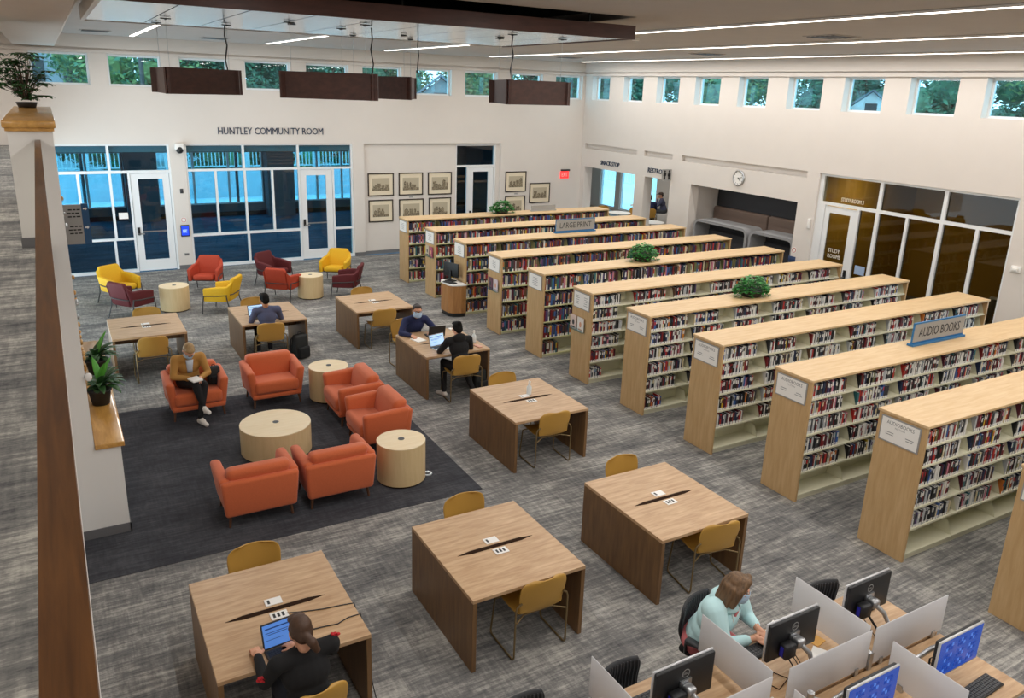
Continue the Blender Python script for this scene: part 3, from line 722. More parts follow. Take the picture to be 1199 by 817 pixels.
def picture(x0, x1, z0, z1, y, seed, label):
    t = thing('framed_print', label, 'picture', ((x0 + x1) / 2, y, (z0 + z1) / 2), 0, None)
    w, h = (x1 - x0) / 2, (z1 - z0) / 2
    f = wall_grid('y', -.03, 0, (-w, w), (-h, h), [(-w + .03, w - .03, -h + .03, h - .03)]); f.obj('frame', FRB, t)
    m = MB(); m.box((-w + .03, -.012, -h + .03), (w - .03, -.008, h - .03)); m.obj('mount', MOUNT, t)
    a, b = w - .13, h - .15
    rg = random.Random(seed)
    m = MB(); m.box((-a, -.0135, -b), (a, -.012, b), 0); 
    m.box((-a, -.0142, -b), (a, -.0135, -b * .55), 1)
    k = rg.randint(3, 6); xx = -a * .85
    for i in range(k):
        bw = a * rg.uniform(.2, .5); hh = b * rg.uniform(.2, 1.0)
        x1_ = min(xx + bw, a * .95)
        m.box((xx, -.0142, -b * .56), (x1_, -.0135, -b * .5 + hh), 1)
        if rg.random() < .5: m.add([(xx, -.0142, -b * .5 + hh), (x1_, -.0142, -b * .5 + hh), ((xx + x1_) / 2, -.0142, -b * .5 + hh + b * .25)], [(0, 1, 2)], 1)
        xx = x1_ + a * rg.uniform(.02, .15)
        if xx > a * .85: break
    for i in range(2):
        m.ell((rg.uniform(-a * .8, a * .8), -.013, -b * .3), (a * .18, .0015, b * .3), 1, 10, 6)
    m.obj('print', [SKYP, print_mat(seed)], t)
yb2 = YB + .09
P_ = [(-5.06, -4.245, 1.765, 2.445, yb2, 'sepia framed print, top left of the six on the recessed wall'), (-4.08, -3.284, 1.76, 2.44, yb2, 'sepia framed print, top middle of the six on the recessed wall'),
      (-3.115, -2.305, 1.745, 2.436, yb2, 'sepia framed print, top right of the six beside the glass door'), (-5.05, -4.27, .985, 1.65, yb2, 'sepia framed print, bottom left of the six on the recessed wall'),
      (-4.075, -3.265, .97, 1.643, yb2, 'sepia framed print, bottom middle of the six, cut by bookcase top'), (-3.085, -2.32, .97, 1.65, yb2, 'sepia framed print, bottom right of the six above the bookcase'),
      (-.42, .365, 1.755, 2.415, YB, 'sepia framed print, upper one right of the glass door'), (-.41, .35, .96, 1.625, YB, 'sepia framed print, lower one right of the door, partly hidden by plant'), (.51, 1.31, 1.36, 2.02, YB, 'sepia framed print hanging nearest the exit sign')]
for i, q in enumerate(P_): picture(*q[:5], i + 3, q[5])
for x, z, y, lb in ((-3.68, 1.70, yb2, 'tiny caption plate between the framed prints on the recessed wall'), (0, 1.69, YB, 'tiny caption plate between the two prints right of the door')):
    m = MB(); m.box((-.06, -.006, -.02), (.06, 0, .02)); tag(m.obj('caption_plate', SIGNG, loc=(x, y, z)), lb, 'plate')

# left side: tall partition, ledge, rail
f = MB(); f.box((-13.465, -9.95, 0), (-13.09, -5.9, 4.44)); structure('wall_partition', f, TRIMW); f = MB(); f.box((-13.0901, -9.95, 0), (-12.835, -6.0, 1.058)); structure('wall_pony', f, TRIMW)
f = MB(); f.box((-13.465, -9.962, 0), (-12.823, -9.95, .11)); f.box((-12.835, -9.962, 0), (-12.823, -6, .11)); f.box((-13.477, -9.962, ZU), (-13.26, -9.95, ZU + .1)); structure('baseboard_partition', f, BASE)
m = MB(); m.rbox((-13.5, -9.99, 4.44), (-13.06, -5.86, 4.505), .008, 2); m.box((-13.48, -9.975, 4.41), (-13.075, -5.88, 4.44)); tag(m.obj('partition_cap', LEDGEW), 'honey wood cap on top of the tall white partition', 'ledge')
m = MB(); m.rbox((-13.086, -9.98, 1.06), (-12.795, -6.0, 1.118), .008, 2); tag(m.obj('plant_ledge', LEDGEW), 'honey wood ledge carrying two potted plants beside the partition', 'ledge')
t = thing('guard_rail', 'brown wood guard rail running along the upper floor edge', 'railing', (-13.195, -14, ZU))
m = MB(); m.prism([(.006, -5.5), (.058, -5.5), (-.006, 4.04), (-.055, 4.04)], .985, 1.032)
m.v = [(p[0], p[1], p[2]) for p in m.v]; m.obj('handrail', RAILW, t)
m = MB(); m.prism([(.015, -5.5), (.035, -5.5), (-.03, 4.04), (-.045, 4.04)], 0, .985); m.obj('guard_panel', TRIMW, t)
t = thing('wall_button', 'small white knob on the partition face beside the rail', 'button', (-13.06, -9.95, 1.9)); 
m = MB(); m.ell((0, -.02, 0), (.035, .025, .045)); m.obj('cap', WHITE, t); m = MB(); m.cyl((0, 0), .04, 0, .01, 16, 0, Matrix.Rotation(PI / 2, 4, 'X')); m.obj('plate', SIGNG, t)
# direction sign projecting from the partition
t = thing('direction_sign', 'grey and blue direction sign with white arrows beside the partition', 'sign', (-13.09, -5.98, 2.59))
m = MB(); m.box((0, -.015, 0), (.245, .015, .57)); m.obj('plate', SIGNG, t)
m = MB(); m.box((.245, -.02, -.005), (.335, .02, .58)); m.obj('edge_band', mat('deep blue sign', '#1f4f7a', .5), t)
def arrow(z): m = MB(); m.box((.265, -.026, z - .01), (.295, -.02, z + .01)); m.add([(.295, -.024, z - .025), (.32, -.024, z), (.295, -.024, z + .025)], [(0, 1, 2)]); m.obj('arrow', WHITE, t)
arrow(.51); arrow(.24)
for zz in (.49, .25):
    m = MB()
    for q in range(3):
        x = .225 - (.15, .17, .16)[q]
        for wd in (.05, .035, .05): m.box((x, -.0165, zz - q * .05), (min(x + wd, .228), -.015, zz - q * .05 + .018)); x += wd + .012
    m.obj('sign_text', INK, t)

# brass leaf plaques on the face of the tall partition
t = thing('wall_plaques', 'row of small brass leaf plaques on the partition side, beside the direction sign', 'plaque', (-13.09, -7.5, 2.4))
rg = random.Random(9)
for k in range(26):
    y = rg.uniform(-1.6, 1.2); z = rg.uniform(-1.2, .9)
    m = MB(); m.ell((.02, y, z), (.02, .05, .028), 0, 10, 6, None, (rg.uniform(-.6, .6), 0, 0)); m.obj('leaf_plaque', LEDGEW if k % 3 else STEEL, t)
# ------------------------------------------------------------------ study tables
TW, TD = 1.172, 1.345
TABLES = {1: (-12.525, -13.78, 'study table nearest the camera at lower left, with a person on a laptop'), 2: (-10.44, -13.775, 'empty study table at the front, second from the left'),
          3: (-8.35, -13.775, 'empty study table at the front, beside the computer stations'), 4: (-8.222, -10.66, 'study table with a small bottle, beyond the front row'),
          5: (-8.225, -7.765, 'study table where two people sit face to face'), 6: (-10.51, -4.81, 'study table where a person in a blue grey shirt sits'),
          7: (-8.375, -4.80, 'empty study table beside the farthest bookcases'), 8: (-12.61, -4.81, 'empty study table at left, near the potted plants')}
def study_table(label):
    t = thing('study_table', label, 'table', (0, 0, 0), 0, 'study tables')
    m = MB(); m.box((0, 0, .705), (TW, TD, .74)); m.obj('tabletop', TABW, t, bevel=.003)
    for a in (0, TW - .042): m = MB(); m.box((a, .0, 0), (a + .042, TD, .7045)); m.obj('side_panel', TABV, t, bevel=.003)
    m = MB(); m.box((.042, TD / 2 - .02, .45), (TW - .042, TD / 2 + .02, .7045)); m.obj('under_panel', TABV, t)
    cy = TD / 2 - .005
    m = MB(); hw = .41; q = .026
    m.prism([(TW / 2 - hw, cy), (TW / 2 - hw + .14, cy - q), (TW / 2 + hw - .14, cy - q), (TW / 2 + hw, cy), (TW / 2 + hw - .14, cy + q), (TW / 2 - hw + .14, cy + q)], .7402, .7425); m.obj('cable_slot', SLOT, t)
    for dy, n in ((.1, 1), (-.1, 3)):
        m = MB(); m.box((TW / 2 - .07, cy + dy - .048, .7402), (TW / 2 + .07, cy + dy + .048, .747)); p = m.obj('outlet_plate', WHITE, t, bevel=.002)
        m = MB()
        for k in range(n):
            m.box((TW / 2 - .05 + k * .036, cy + dy - .026, .747), (TW / 2 - .03 + k * .036, cy + dy + .026, .7485))
        m.obj('socket', BLACK, p)
    return t
tb0 = study_table(TABLES[1][2]); tb0.location = (*TABLES[1][:2], 0)
for k in range(2, 9): dup(tb0, (*TABLES[k][:2], 0), 0, TABLES[k][2])

# ------------------------------------------------------------------ mustard chairs on sled frames (local: sitter looks to +y)
def shell_rows():
    prof = [(.235, .425, .20), (.228, .447, .225), (.15, .452, .24), (.02, .444, .243), (-.1, .436, .238), (-.17, .440, .232), (-.215, .462, .228), (-.24, .51, .228), (-.258, .58, .236), (-.272, .66, .246), (-.284, .735, .246), (-.292, .785, .222), (-.295, .808, .175), (-.296, .815, .10)]
    P = []
    for y, z, w in prof:
        row = []
        for i in range(11):
            u = -1 + 2 * i / 10
            row.append((u * w, y + (.045 * u * u if z > .5 else 0), z + (.02 * u * u if z < .5 else 0)))
        P.append(row)
    return P
def mustard_chair(label):
    t = thing('side_chair', label, 'chair', (0, 0, 0), 0, 'mustard chairs at the study tables')
    R_ = shell_rows()
    m = MB(); m.grid(R_[:7]); m.obj('seat', MUST, t, solid=.012, subsurf=1)
    m = MB(); m.grid(R_[6:]); m.obj('backrest', MUST, t, solid=.012, subsurf=1)
    for s in (-1, 1):
        m = MB(); m.tube([(s * .215, -.235, .60), (s * .258, -.228, .57), (s * .272, -.228, .53), (s * .275, -.225, .05), (s * .275, -.21, .018), (s * .275, -.18, .011), (s * .275, .17, .011), (s * .275, .2, .018), (s * .274, .215, .05), (s * .262, .17, .415), (s * .25, .15, .43), (s * .1, .14, .43)], .0095, 8)
        m.obj('leg_frame', BRONZE, t)
    m = MB(); m.tube([(-.262, -.226, .40), (-.15, -.16, .415), (.15, -.16, .415), (.262, -.226, .40)], .008, 8); m.obj('crossbar', BRONZE, t)
    return t
CH = [  # x, y(centre), rz, label
    (-9.765, -13.60, 0, 'mustard chair on the near side of the front table second from left'),
    (-7.62, -13.62, -.15, 'mustard chair on the near side of the table beside the computer stations'),
    (-7.62, -10.46, -.03, 'mustard chair on the near side of the table with a small bottle'),
    (-7.64, -7.86, -.06, 'mustard chair under the person in a black hoodie'),
    (-10.04, -4.82, -.1, 'mustard chair under the person in a blue grey shirt'),
    (-7.87, -4.74, -.03, 'mustard chair on the near side of the table beside the farthest bookcases'),
    (-12.03, -4.87, .05, 'mustard chair on the near side of the table by the potted plants'),
    (-11.96, -14.01, .14, 'mustard chair under the laptop user nearest the camera'),
    (-9.75, -12.45, PI, 'mustard chair on the far side of the front table second from left'),
    (-7.66, -12.45, PI, 'mustard chair on the far side of the table beside the computer stations'),
    (-7.555, -9.33, PI, 'mustard chair on the far side of the table with a small bottle'),
    (-7.82, -6.02, PI + .06, 'mustard chair under the masked person in a navy sweater'),
    (-9.98, -3.44, PI, 'mustard chair on the far side of the blue grey shirted person\'s table'),
    (-7.72, -3.44, PI, 'mustard chair on the far side of the table beside the farthest bookcases'),
    (-11.92, -3.42, PI, 'mustard chair on the far side of the table by the potted plants'),
    (-11.92, -12.43, PI, 'mustard chair on the far side of the table nearest the camera')]
ch0 = mustard_chair(CH[0][3]); ch0.location = (*CH[0][:2], 0); ch0.rotation_euler = (0, 0, CH[0][2])
for x, y, rz, lb in CH[1:]: dup(ch0, (x, y, 0), rz, lb)

# ------------------------------------------------------------------ orange armchairs (local: faces -y, front at y=-.36)
def orange_chair(label):
    t = thing('armchair', label, 'armchair', (0, 0, 0), 0, 'orange armchairs on the charcoal carpet')
    W, D = .44, .355
    m = MB(); m.rbox((-W + .06, -D + .01, .15), (W - .06, D - .04, .225), .025, 3); m.obj('seat_base', ORANGE, t)
    def tw(v): return Vector((v.x * (1.0 + (.09 if v.y < -.1 else 0)), v.y, v.z + (.012 if v.y < -.1 else -.012)))
    m = MB(); m.rbox((-W + .125, -D - .02, .222), (W - .125, D - .15, .425), .06, 4, 0, None, tw); m.obj('seat_cushion', ORANGE, t)
    for s in (-1, 1):
        def tp(v, s=s):
            k = (v.z - .15) / .48
            return Vector((v.x + s * (k * .012 - .05 * (1 - k)), v.y + (1 - k) * (.035 if v.y < 0 else -.0), v.z - .05 * max(0, k - .5) * (1 if v.y < 0 else 0)))
        a, b = sorted((s * W, s * (W - .125)))
        m = MB(); m.rbox((a, -D, .15), (b, D - .03, .635), .052, 4, 0, None, tp); m.obj('arm', ORANGE, t)
    def tb(v): return Vector((v.x * (1 - .08 * (1 - (v.z - .15) / .46)), v.y + (v.z - .15) * .09, v.z))
    m = MB(); m.rbox((-W, D - .13, .15), (W, D - .02, .61), .04, 4, 0, None, tb); m.obj('back_frame', ORANGE, t)
    def tc(v): return Vector((v.x * (1 + .10 * max(0, (v.z - .45) / .27)), v.y + (v.z - .36) * .26, v.z))
    m = MB(); m.rbox((-W + .105, D - .32, .37), (W - .105, D - .11, .725), .07, 5, 0, None, tc); m.obj('back_cushion', ORANGE, t)
    for sx in (-1, 1):
        for sy in (-1, 1):
            m = MB(); m.tube([(sx * (W - .1), sy * (D - .1) - .02, .17), (sx * (W - .08), sy * (D - .075) - .02, 0)], [.021, .014], 10); m.obj('leg', LEGW, t)
    return t
OC = [(-11.62, -6.68, 0, 'orange armchair where a person in a tan jacket sits'), (-10.452, -6.68, 0, 'empty orange armchair facing the camera, right of the seated reader'),
      (-9.50, -7.85, -PI / 2, 'orange armchair facing left, the farther of the pair beside each other'), (-9.50, -8.93, -PI / 2, 'orange armchair facing left, the nearer of the pair, before a drum table'),
      (-11.475, -10.13, PI, 'orange armchair seen from behind, left of the pair nearest the camera'), (-10.525, -10.13, PI, 'orange armchair seen from behind, right of the pair nearest the camera')]
o0 = orange_chair(OC[0][3]); o0.location = (*OC[0][:2], .006)
for x, y, rz, lb in OC[1:]: dup(o0, (x, y, .006), rz, lb)

# ------------------------------------------------------------------ drum tables
def drum(label, r, h, x, y, g=None, z=0):
    t = thing('drum_table', label, 'table', (x, y, z), 0, g)
    m = MB(); m.cyl((0, 0), r - .02, 0, .03, 56); m.obj('plinth', SLOT, t)
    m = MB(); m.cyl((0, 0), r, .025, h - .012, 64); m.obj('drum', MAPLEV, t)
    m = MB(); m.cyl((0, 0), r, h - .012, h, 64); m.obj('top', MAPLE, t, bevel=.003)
    m = MB(); m.cyl((.01, .02), .042, h, h + .004, 24); m.obj('power_grommet', GUN, t)
drum('large low round maple coffee table amid the orange armchairs', .475, .42, -10.865, -8.60, None, .006)
drum('tall round maple drum table beyond the pair of orange armchairs', .315, .55, -9.615, -6.99, 'maple drum tables', .006)
drum('tall round maple drum table nearest the camera, beside the orange armchair', .315, .55, -9.62, -10.12, 'maple drum tables', .006)
drum('round maple drum table amid the right group of colourful lounge chairs', .3, .55, -8.08, -.55, 'maple drum tables')
drum('round maple drum table amid the left group of colourful lounge chairs', .31, .55, -11.11, -.48, 'maple drum tables')

# ------------------------------------------------------------------ lounge chairs with metal frames (local: faces -y)
def lounge(label, m_):
    t = thing('lounge_chair', label, 'armchair', (0, 0, 0), 0, 'colourful lounge chairs by the glazed screens')
    def ts(v): return Vector((v.x * (1.0 + (-.12 if v.y > 0 else .02)), v.y, v.z + (-.03 if v.y > 0 else .0)))
    m = MB(); m.rbox((-.235, -.29, .32), (.235, .2, .455), .055, 4, 0, None, ts); m.obj('seat', m_, t)
    # wraparound shell: arms low at the front, back high and leaning
    for nm, a0, a1 in (('arm', -1, -.38), ('backrest', -.38, .38), ('arm', .38, 1)):
        P = []; n = 14
        for i in range(n + 1):
            u = a0 + (a1 - a0) * i / n; au = abs(u); sg = -1 if u < 0 else 1
            if au < .38: x = u / .38 * .245; y = .25 - .02 * (u / .38) ** 2
            elif au < .56: k = (au - .38) / .18; x = sg * (.245 + .06 * math.sin(k * PI / 2)); y = .23 - .13 * (1 - math.cos(k * PI / 2)) - .02 * k
            else: k = (au - .56) / .44; x = sg * (.305 + .005 * k); y = .08 - .34 * k
            top = .82 if au < .33 else (.82 - .19 * min(1, (au - .33) / .14) if au < .47 else .63 - .05 * max(0, (au - .56) / .44))
            lo = .30; row = []
            for j in range(6):
                q = j / 5; zz = lo + (top - lo) * q
                lean = (.13 * q if au < .38 else .13 * q * max(0, 1 - (au - .38) / .18))
                row.append((x * (1 + .06 * q), y + lean, zz))
            P.append(row)
        m = MB(); m.grid(P); o = m.obj(nm, m_, t, solid=.085)
        md = o.modifiers.new('bevel', 'BEVEL'); md.width = .028; md.segments = 3; md.limit_method = 'ANGLE'; md.angle_limit = 1.0
    pts = [(-.365, -.25, .42), (-.372, .1, .44), (-.33, .24, .45), (-.2, .345, .455), (.2, .345, .455), (.33, .24, .45), (.372, .1, .44), (.365, -.25, .42)]
    m = MB(); m.tube(pts, .011, 8); m.obj('frame_rail', GUN, t)
    for s in (-1, 1):
        m = MB(); m.tube([(s * .365, -.25, .425), (s * .36, -.27, .30), (s * .35, -.31, 0)], .012, 8); m.obj('leg', GUN, t)
        m = MB(); m.tube([(s * .33, .24, .45), (s * .32, .27, .25), (s * .34, .35, 0)], .012, 8); m.obj('leg', GUN, t)
    m = MB(); m.box((-.25, -.25, .305), (.25, .2, .325)); m.obj('seat_support', GUN, t)
    return t
def aim(x, y, tx, ty): return math.atan2(ty - y, tx - x) + PI / 2
LC = [(-12.12, .62, .55, 'yellow lounge chair at far left, facing right', YELL), (-11.98, -.72, 2.2, 'maroon lounge chair seen from behind, left group', MAROON),
      (-10.2, .95, -.45, 'red lounge chair facing the camera, left of the pier', RED), (-10.2, -1.02, -2.15, 'yellow lounge chair seen from behind, right of the left drum table', YELL),
      (-8.58, .95, .55, 'maroon lounge chair facing the camera, right group', MAROON), (-8.72, -.48, 2.45, 'red lounge chair seen from behind, right group', RED),
      (-7.05, .72, -.6, 'yellow lounge chair facing the camera, right group', YELL), (-7.28, -.83, -2.1, 'maroon lounge chair seen from behind, near the right drum table', MAROON)]
pr = {}
for x, y, rz, lb, m_ in LC:
    if m_.name not in pr: o = lounge(lb, m_); pr[m_.name] = o; o.location = (x, y, 0); o.rotation_euler = (0, 0, rz); proto_kids(o)
    else: dup(pr[m_.name], (x, y, 0), rz, lb)

# ------------------------------------------------------------------ catalogue kiosk
t = thing('catalog_kiosk', 'wooden catalogue kiosk standing against the end of a bookcase', 'kiosk', (-5.58, -3.2, 0))
poly = [(.18, .32), (-.13, .30), (-.2, .16), (-.19, -.2), (-.12, -.3), (.06, -.36), (.18, -.36)]
m = MB(); m.prism([(x * .9, y * .92) for x, y in poly], 0, .09); m.obj('plinth', BLACK, t)
m = MB(); m.prism(poly, .09, .715); m.obj('cabinet', KIOSKW, t, bevel=.006)
m = MB(); m.prism([(x * 1.04, y * 1.03) for x, y in poly], .715, .745); m.obj('counter', WHITE, t, bevel=.004)
t2 = thing('monitor', 'black computer monitor standing on the catalogue kiosk', 'monitor', (-5.55, -3.1, .745), PI / 2 + .35)
def flat_monitor(t, w=.5, h=.32, z=.08, screen=None, logo=False):
    m = MB(); m.rbox((-w / 2, -.0, z), (w / 2, .035, z + h), .008, 2); m.obj('housing', BLACK, t)
    m = MB(); m.box((-w / 2 + .015, -.0025, z + .018), (w / 2 - .015, .0, z + h - .015)); m.obj('screen', screen or BLACK, t)
flat_monitor(t2, .46, .32, .1)
m = MB(); m.box((-.03, .035, .02), (.03, .06, .25)); m.obj('stand', BLACK, t2); m = MB(); m.rbox((-.11, -.06, 0), (.11, .12, .02), .008, 2); m.obj('foot', BLACK, t2)
def keyboard(label, loc, rz, w=.43, group=None):
    t = thing('keyboard', label, 'keyboard', loc, rz, group)
    m = MB(); m.rbox((-w / 2, -.07, 0), (w / 2, .07, .018), .005, 1); m.obj('case', BLACK, t)
    m = MB()
    for r in range(5):
        for k in range(15): m.box((-w / 2 + .012 + k * (w - .024) / 15 + .002, -.058 + r * .024, .018), (-w / 2 + .012 + (k + 1) * (w - .024) / 15 - .002, -.038 + r * .024, .025))
    m.obj('keys', DGREY, t)
    return t
keyboard('black keyboard on the catalogue kiosk counter', (-5.68, -3.28, .745), PI / 2 + .35, .34)

# ------------------------------------------------------------------ potted plants
def lanceleaf(mb, base, az, pitch, L_, W_, droop, mi=0):
    n = 7; pts = []; p = Vector(base); d = pitch
    ca, sa = math.cos(az), math.sin(az)
    for i in range(n + 1):
        k = i / n
        w = W_ * math.sin(PI * min(1, .08 + k * .92)) ** .8 * (1 if k < 1 else 0)
        side = Vector((-sa, ca, 0))
        up = Vector((-ca * math.sin(d), -sa * math.sin(d), math.cos(d)))
        pts.append([p + side * w - up * (-.18 * w), p, p - side * w + up * (.18 * w)])
        p = p + Vector((ca * math.cos(d), sa * math.cos(d), math.sin(d))) * (L_ / n); d -= droop / n
    mb.grid([[tuple(q) for q in r] for r in pts], mi)
def pot_plant(label, loc, seed, tall):
    t = thing('potted_plant', label, 'plant', loc)
    rg = random.Random(seed)
    m = MB(); m.lathe([(.001, 0), (.095, 0), (.125, .17), (.135, .175), (.135, .2), (.118, .2), (.11, .17), (.001, .165)], 28); m.obj('pot', POT, t)
    m = MB(); m.cyl((0, 0), .112, .155, .168, 24); m.obj('soil', BARK, t)
    m = MB()
    for k in range(32):
        a = k * 2.4 + rg.uniform(-.2, .2); q = k / 44
        lanceleaf(m, (.03 * math.cos(a), .03 * math.sin(a), .18 + .05 * (1 - q)), a, 1.2 - .75 * q + rg.uniform(-.1, .1), (.27 + .07 * rg.random()) * (1 if math.cos(a) > -.1 else .42), (.040 + .014 * rg.random()), 1.1 + 1.1 * q)
    for k in range(tall): a = (.5, 1.9, -1.2)[k]; lanceleaf(m, (.02, .02, .2), a, 1.35, .40, .042, .55, 1)
    m.obj('foliage', [LEAFD, mat('bright green leaf', '#58a83a', .45, var=.15)], t, solid=.0015)
pot_plant('potted plant with drooping leaves on the wood ledge, farther one', (-12.93, -7.55, 1.118), 3, 1)
pot_plant('potted plant with two tall bright leaves on the wood ledge, nearer one', (-12.95, -8.72, 1.118), 5, 3)
# umbrella plant on the partition
t = thing('potted_plant', 'bushy umbrella plant on top of the white partition cap', 'plant', (-13.33, -6.35, 4.505))
m = MB(); m.lathe([(.001, 0), (.10, 0), (.12, .05), (.125, .07), (.11, .07), (.001, .06)], 24); m.obj('pot', POT, t)
rg = random.Random(11); st = MB(); lf = MB()
for k in range(64):
    a = rg.uniform(0, 2 * PI); h = rg.uniform(.0, .60); r = rg.uniform(.05, .36) * (1.1 - .7 * abs(h - .3))
    top = Vector((r * math.cos(a), r * math.sin(a), .1 + h))
    st.tube([(.02 * math.cos(a), .02 * math.sin(a), .1), (top.x * .45, top.y * .45, .1 + h * .6), tuple(top)], [.006, .005, .003], 5)
    for q in range(8):
        b = q * PI / 4 + rg.uniform(-.2, .2); lanceleaf(lf, tuple(top), b, .1, rg.uniform(.10, .15), .024, .9)
st.obj('stems', BARK, t); lf.obj('foliage', LEAFD, t, solid=.0012)
def ivy(label, loc, seed):
    t = thing('ivy_plant', label, 'plant', loc, 0, 'ivy bowls on the bookcases')
    rg = random.Random(seed)
    m = MB(); m.lathe([(.001, 0), (.16, 0), (.2, .09), (.205, .13), (.19, .13), (.001, .1)], 28); m.obj('bowl', POT, t)
    m = MB()
    for k in range(620):
        a = rg.uniform(0, 2 * PI); r = .33 * math.sqrt(rg.random())
        z = .12 + .24 * (1 - (r / .36) ** 2) * rg.uniform(.45, 1) 
        if r > .2: z = max(.03, z - rg.uniform(0, .1))
        b = a + rg.uniform(-1, 1); p = Vector((r * math.cos(a) * 1.08, r * math.sin(a) * .62, z))
        L_ = rg.uniform(.045, .075); d = rg.uniform(-.5, .5)
        u = Vector((math.cos(b), math.sin(b), d)).normalized() * L_; w = Vector((-math.sin(b), math.cos(b), rg.uniform(-.4, .4))).normalized() * L_ * .5
        nrm = u.cross(w).normalized() * .006
        m.add([tuple(p), tuple(p + u * .45 + w + nrm), tuple(p + u), tuple(p + u * .45 - w + nrm)], [(0, 1, 2), (0, 2, 3)], rg.randint(0, 1), True)
    for k in range(7):
        a = rg.uniform(PI, 2 * PI); q = [(.2 * math.cos(a), .12 * math.sin(a), .14), (.30 * math.cos(a), .18 * math.sin(a), .08), (.38 * math.cos(a), .2 * math.sin(a), .015)]
        m.tube(q, .003, 4)
        for p in q[1:]:
            for _ in range(5):
                b = rg.uniform(0, 6.3); m.add([p, (p[0] + .05 * math.cos(b), p[1] + .05 * math.sin(b), p[2] + .01), (p[0] + .05 * math.cos(b + .7), p[1] + .05 * math.sin(b + .7), p[2] + .02)], [(0, 1, 2)])
    m.obj('foliage', [LEAF, mat('mid green ivy', '#3f8f3c', .5)], t)
ivy('leafy green ivy bowl on the farthest bookcase, before the glass door', (-2.45, .2, 1.662), 1)
ivy('leafy green ivy bowl on the middle bookcase, by the snack doorway side', (-2.8, -6.42, 1.662), 2)
ivy('leafy green ivy bowl nearest the camera, third from the front sign bookcase', (-2.88, -9.5, 1.662), 3)
# ------------------------------------------------------------------ bookcases
XE, XRR, W, H = -5.375, 1.03, .583, 1.662
YS_ = [-.098, -1.817, -3.447, -5.094, -6.734, -8.299, -9.836, -11.404, -12.932, -14.444, -16.0]
ZA = [.085, .40, .66, .92, 1.165, 1.40]; ZN = [.06, .39, .715, 1.03, 1.345]
NB = 7
BAYW = (XRR - XE - .07) / NB
CL = {1: 'farthest light oak bookcase, next to the framed prints', 2: 'second light oak bookcase from the rear wall', 3: 'light oak bookcase carrying the LARGE PRINT sign', 4: 'light oak bookcase just in front of the LARGE PRINT sign one',
      5: 'light oak bookcase with ivy on top and booklets missing, fifth from the rear wall', 6: 'light oak bookcase between the two ivy topped ones', 7: 'light oak bookcase with the ivy bowl nearest the camera', 8: 'light oak bookcase directly behind the AUDIO BOOKS sign one',
      9: 'light oak bookcase carrying the AUDIO BOOKS sign', 10: 'light oak bookcase in front of the AUDIO BOOKS sign one', 11: 'light oak bookcase cut off at the right picture edge'}
CL[5] = 'light oak bookcase with ivy on top, fifth from the rear wall'
def bookcase(levels, label, deep, shelfm=CREAM):
    t = thing('bookcase', label, 'bookcase', (0, 0, 0), 0, 'light oak double sided bookcases')
    L_ = XRR - XE
    for a in (0, L_ - .035): m = MB(); m.box((a, 0, 0), (a + .035, W, H - .032)); m.obj('end_panel', OAKV, t, bevel=.003)
    m = MB(); m.box((-.012, -.012, H - .032), (L_ + .012, W + .012, H)); m.obj('top_panel', OAK, t, bevel=.004)
    m = MB(); m.box((.035, W / 2 - .008, .03), (L_ - .035, W / 2 + .008, H - .04)); m.obj('back_panel', CREAM, t)
    m = MB(); m.box((.035, .03, 0), (L_ - .035, W - .03, .07)); m.obj('kick_base', CREAM, t)
    mb_b = None
    for b in range(NB + 1):
        x = .035 + b * BAYW
        xx = min(max(x, .037), L_ - .037)
        m = MB(); m.box((xx - .014, W / 2 - .03, .07), (xx + .014, W / 2 + .03, H - .034)); m.obj('upright', CREAM, t)
    for b in range(NB):
        x0, x1 = .035 + b * BAYW + .004, .035 + (b + 1) * BAYW - .004
        for z in levels:
            m = MB()
            for (ya, yb) in ((.012, W / 2 - .008), (W / 2 + .008, W - .012)):
                m.box((x0, ya, z - .022), (x1, yb, z))
                s = .012 if ya < .1 else 0
                for xs in (x0, x1 - .004):     # bracket cheeks of the cantilever shelf
                    f, r = (ya + .02, yb) if ya < .1 else (yb - .02, ya)
                    m.add([(xs, f, z), (xs, r, z), (xs, r, z + deep), (xs, f + (r - f) * .25, z + deep * .95)], [(0, 1, 2, 3)])
                    m.add([(xs + .003, f, z), (xs + .003, r, z), (xs + .003, r, z + deep), (xs + .003, f + (r - f) * .25, z + deep * .95)], [(3, 2, 1, 0)])
            m.obj('shelf', shelfm, t)
    p = MB(); p.box((-.012, .06, 1.31), (0, W - .045, 1.605)); pl = p.obj('end_sign', SIGNG, t)
    p = MB(); p.box((-.0145, .075, 1.325), (-.012, W - .06, 1.59)); p.obj('sign_card', PAPER, pl)
    return t
case_n = bookcase(ZN, CL[1], .22, CREAMY); case_n.location = (XE, YS_[0], 0)
case_a = bookcase(ZA, CL[6], .175); case_a.location = (XE, YS_[5], 0)
proto_kids(case_n); proto_kids(case_a)
CASES = {1: case_n, 6: case_a}
for k in range(2, 12):
    if k == 6: continue
    CASES[k] = dup(case_n if k < 6 else case_a, (XE, YS_[k - 1], 0), 0, CL[k])
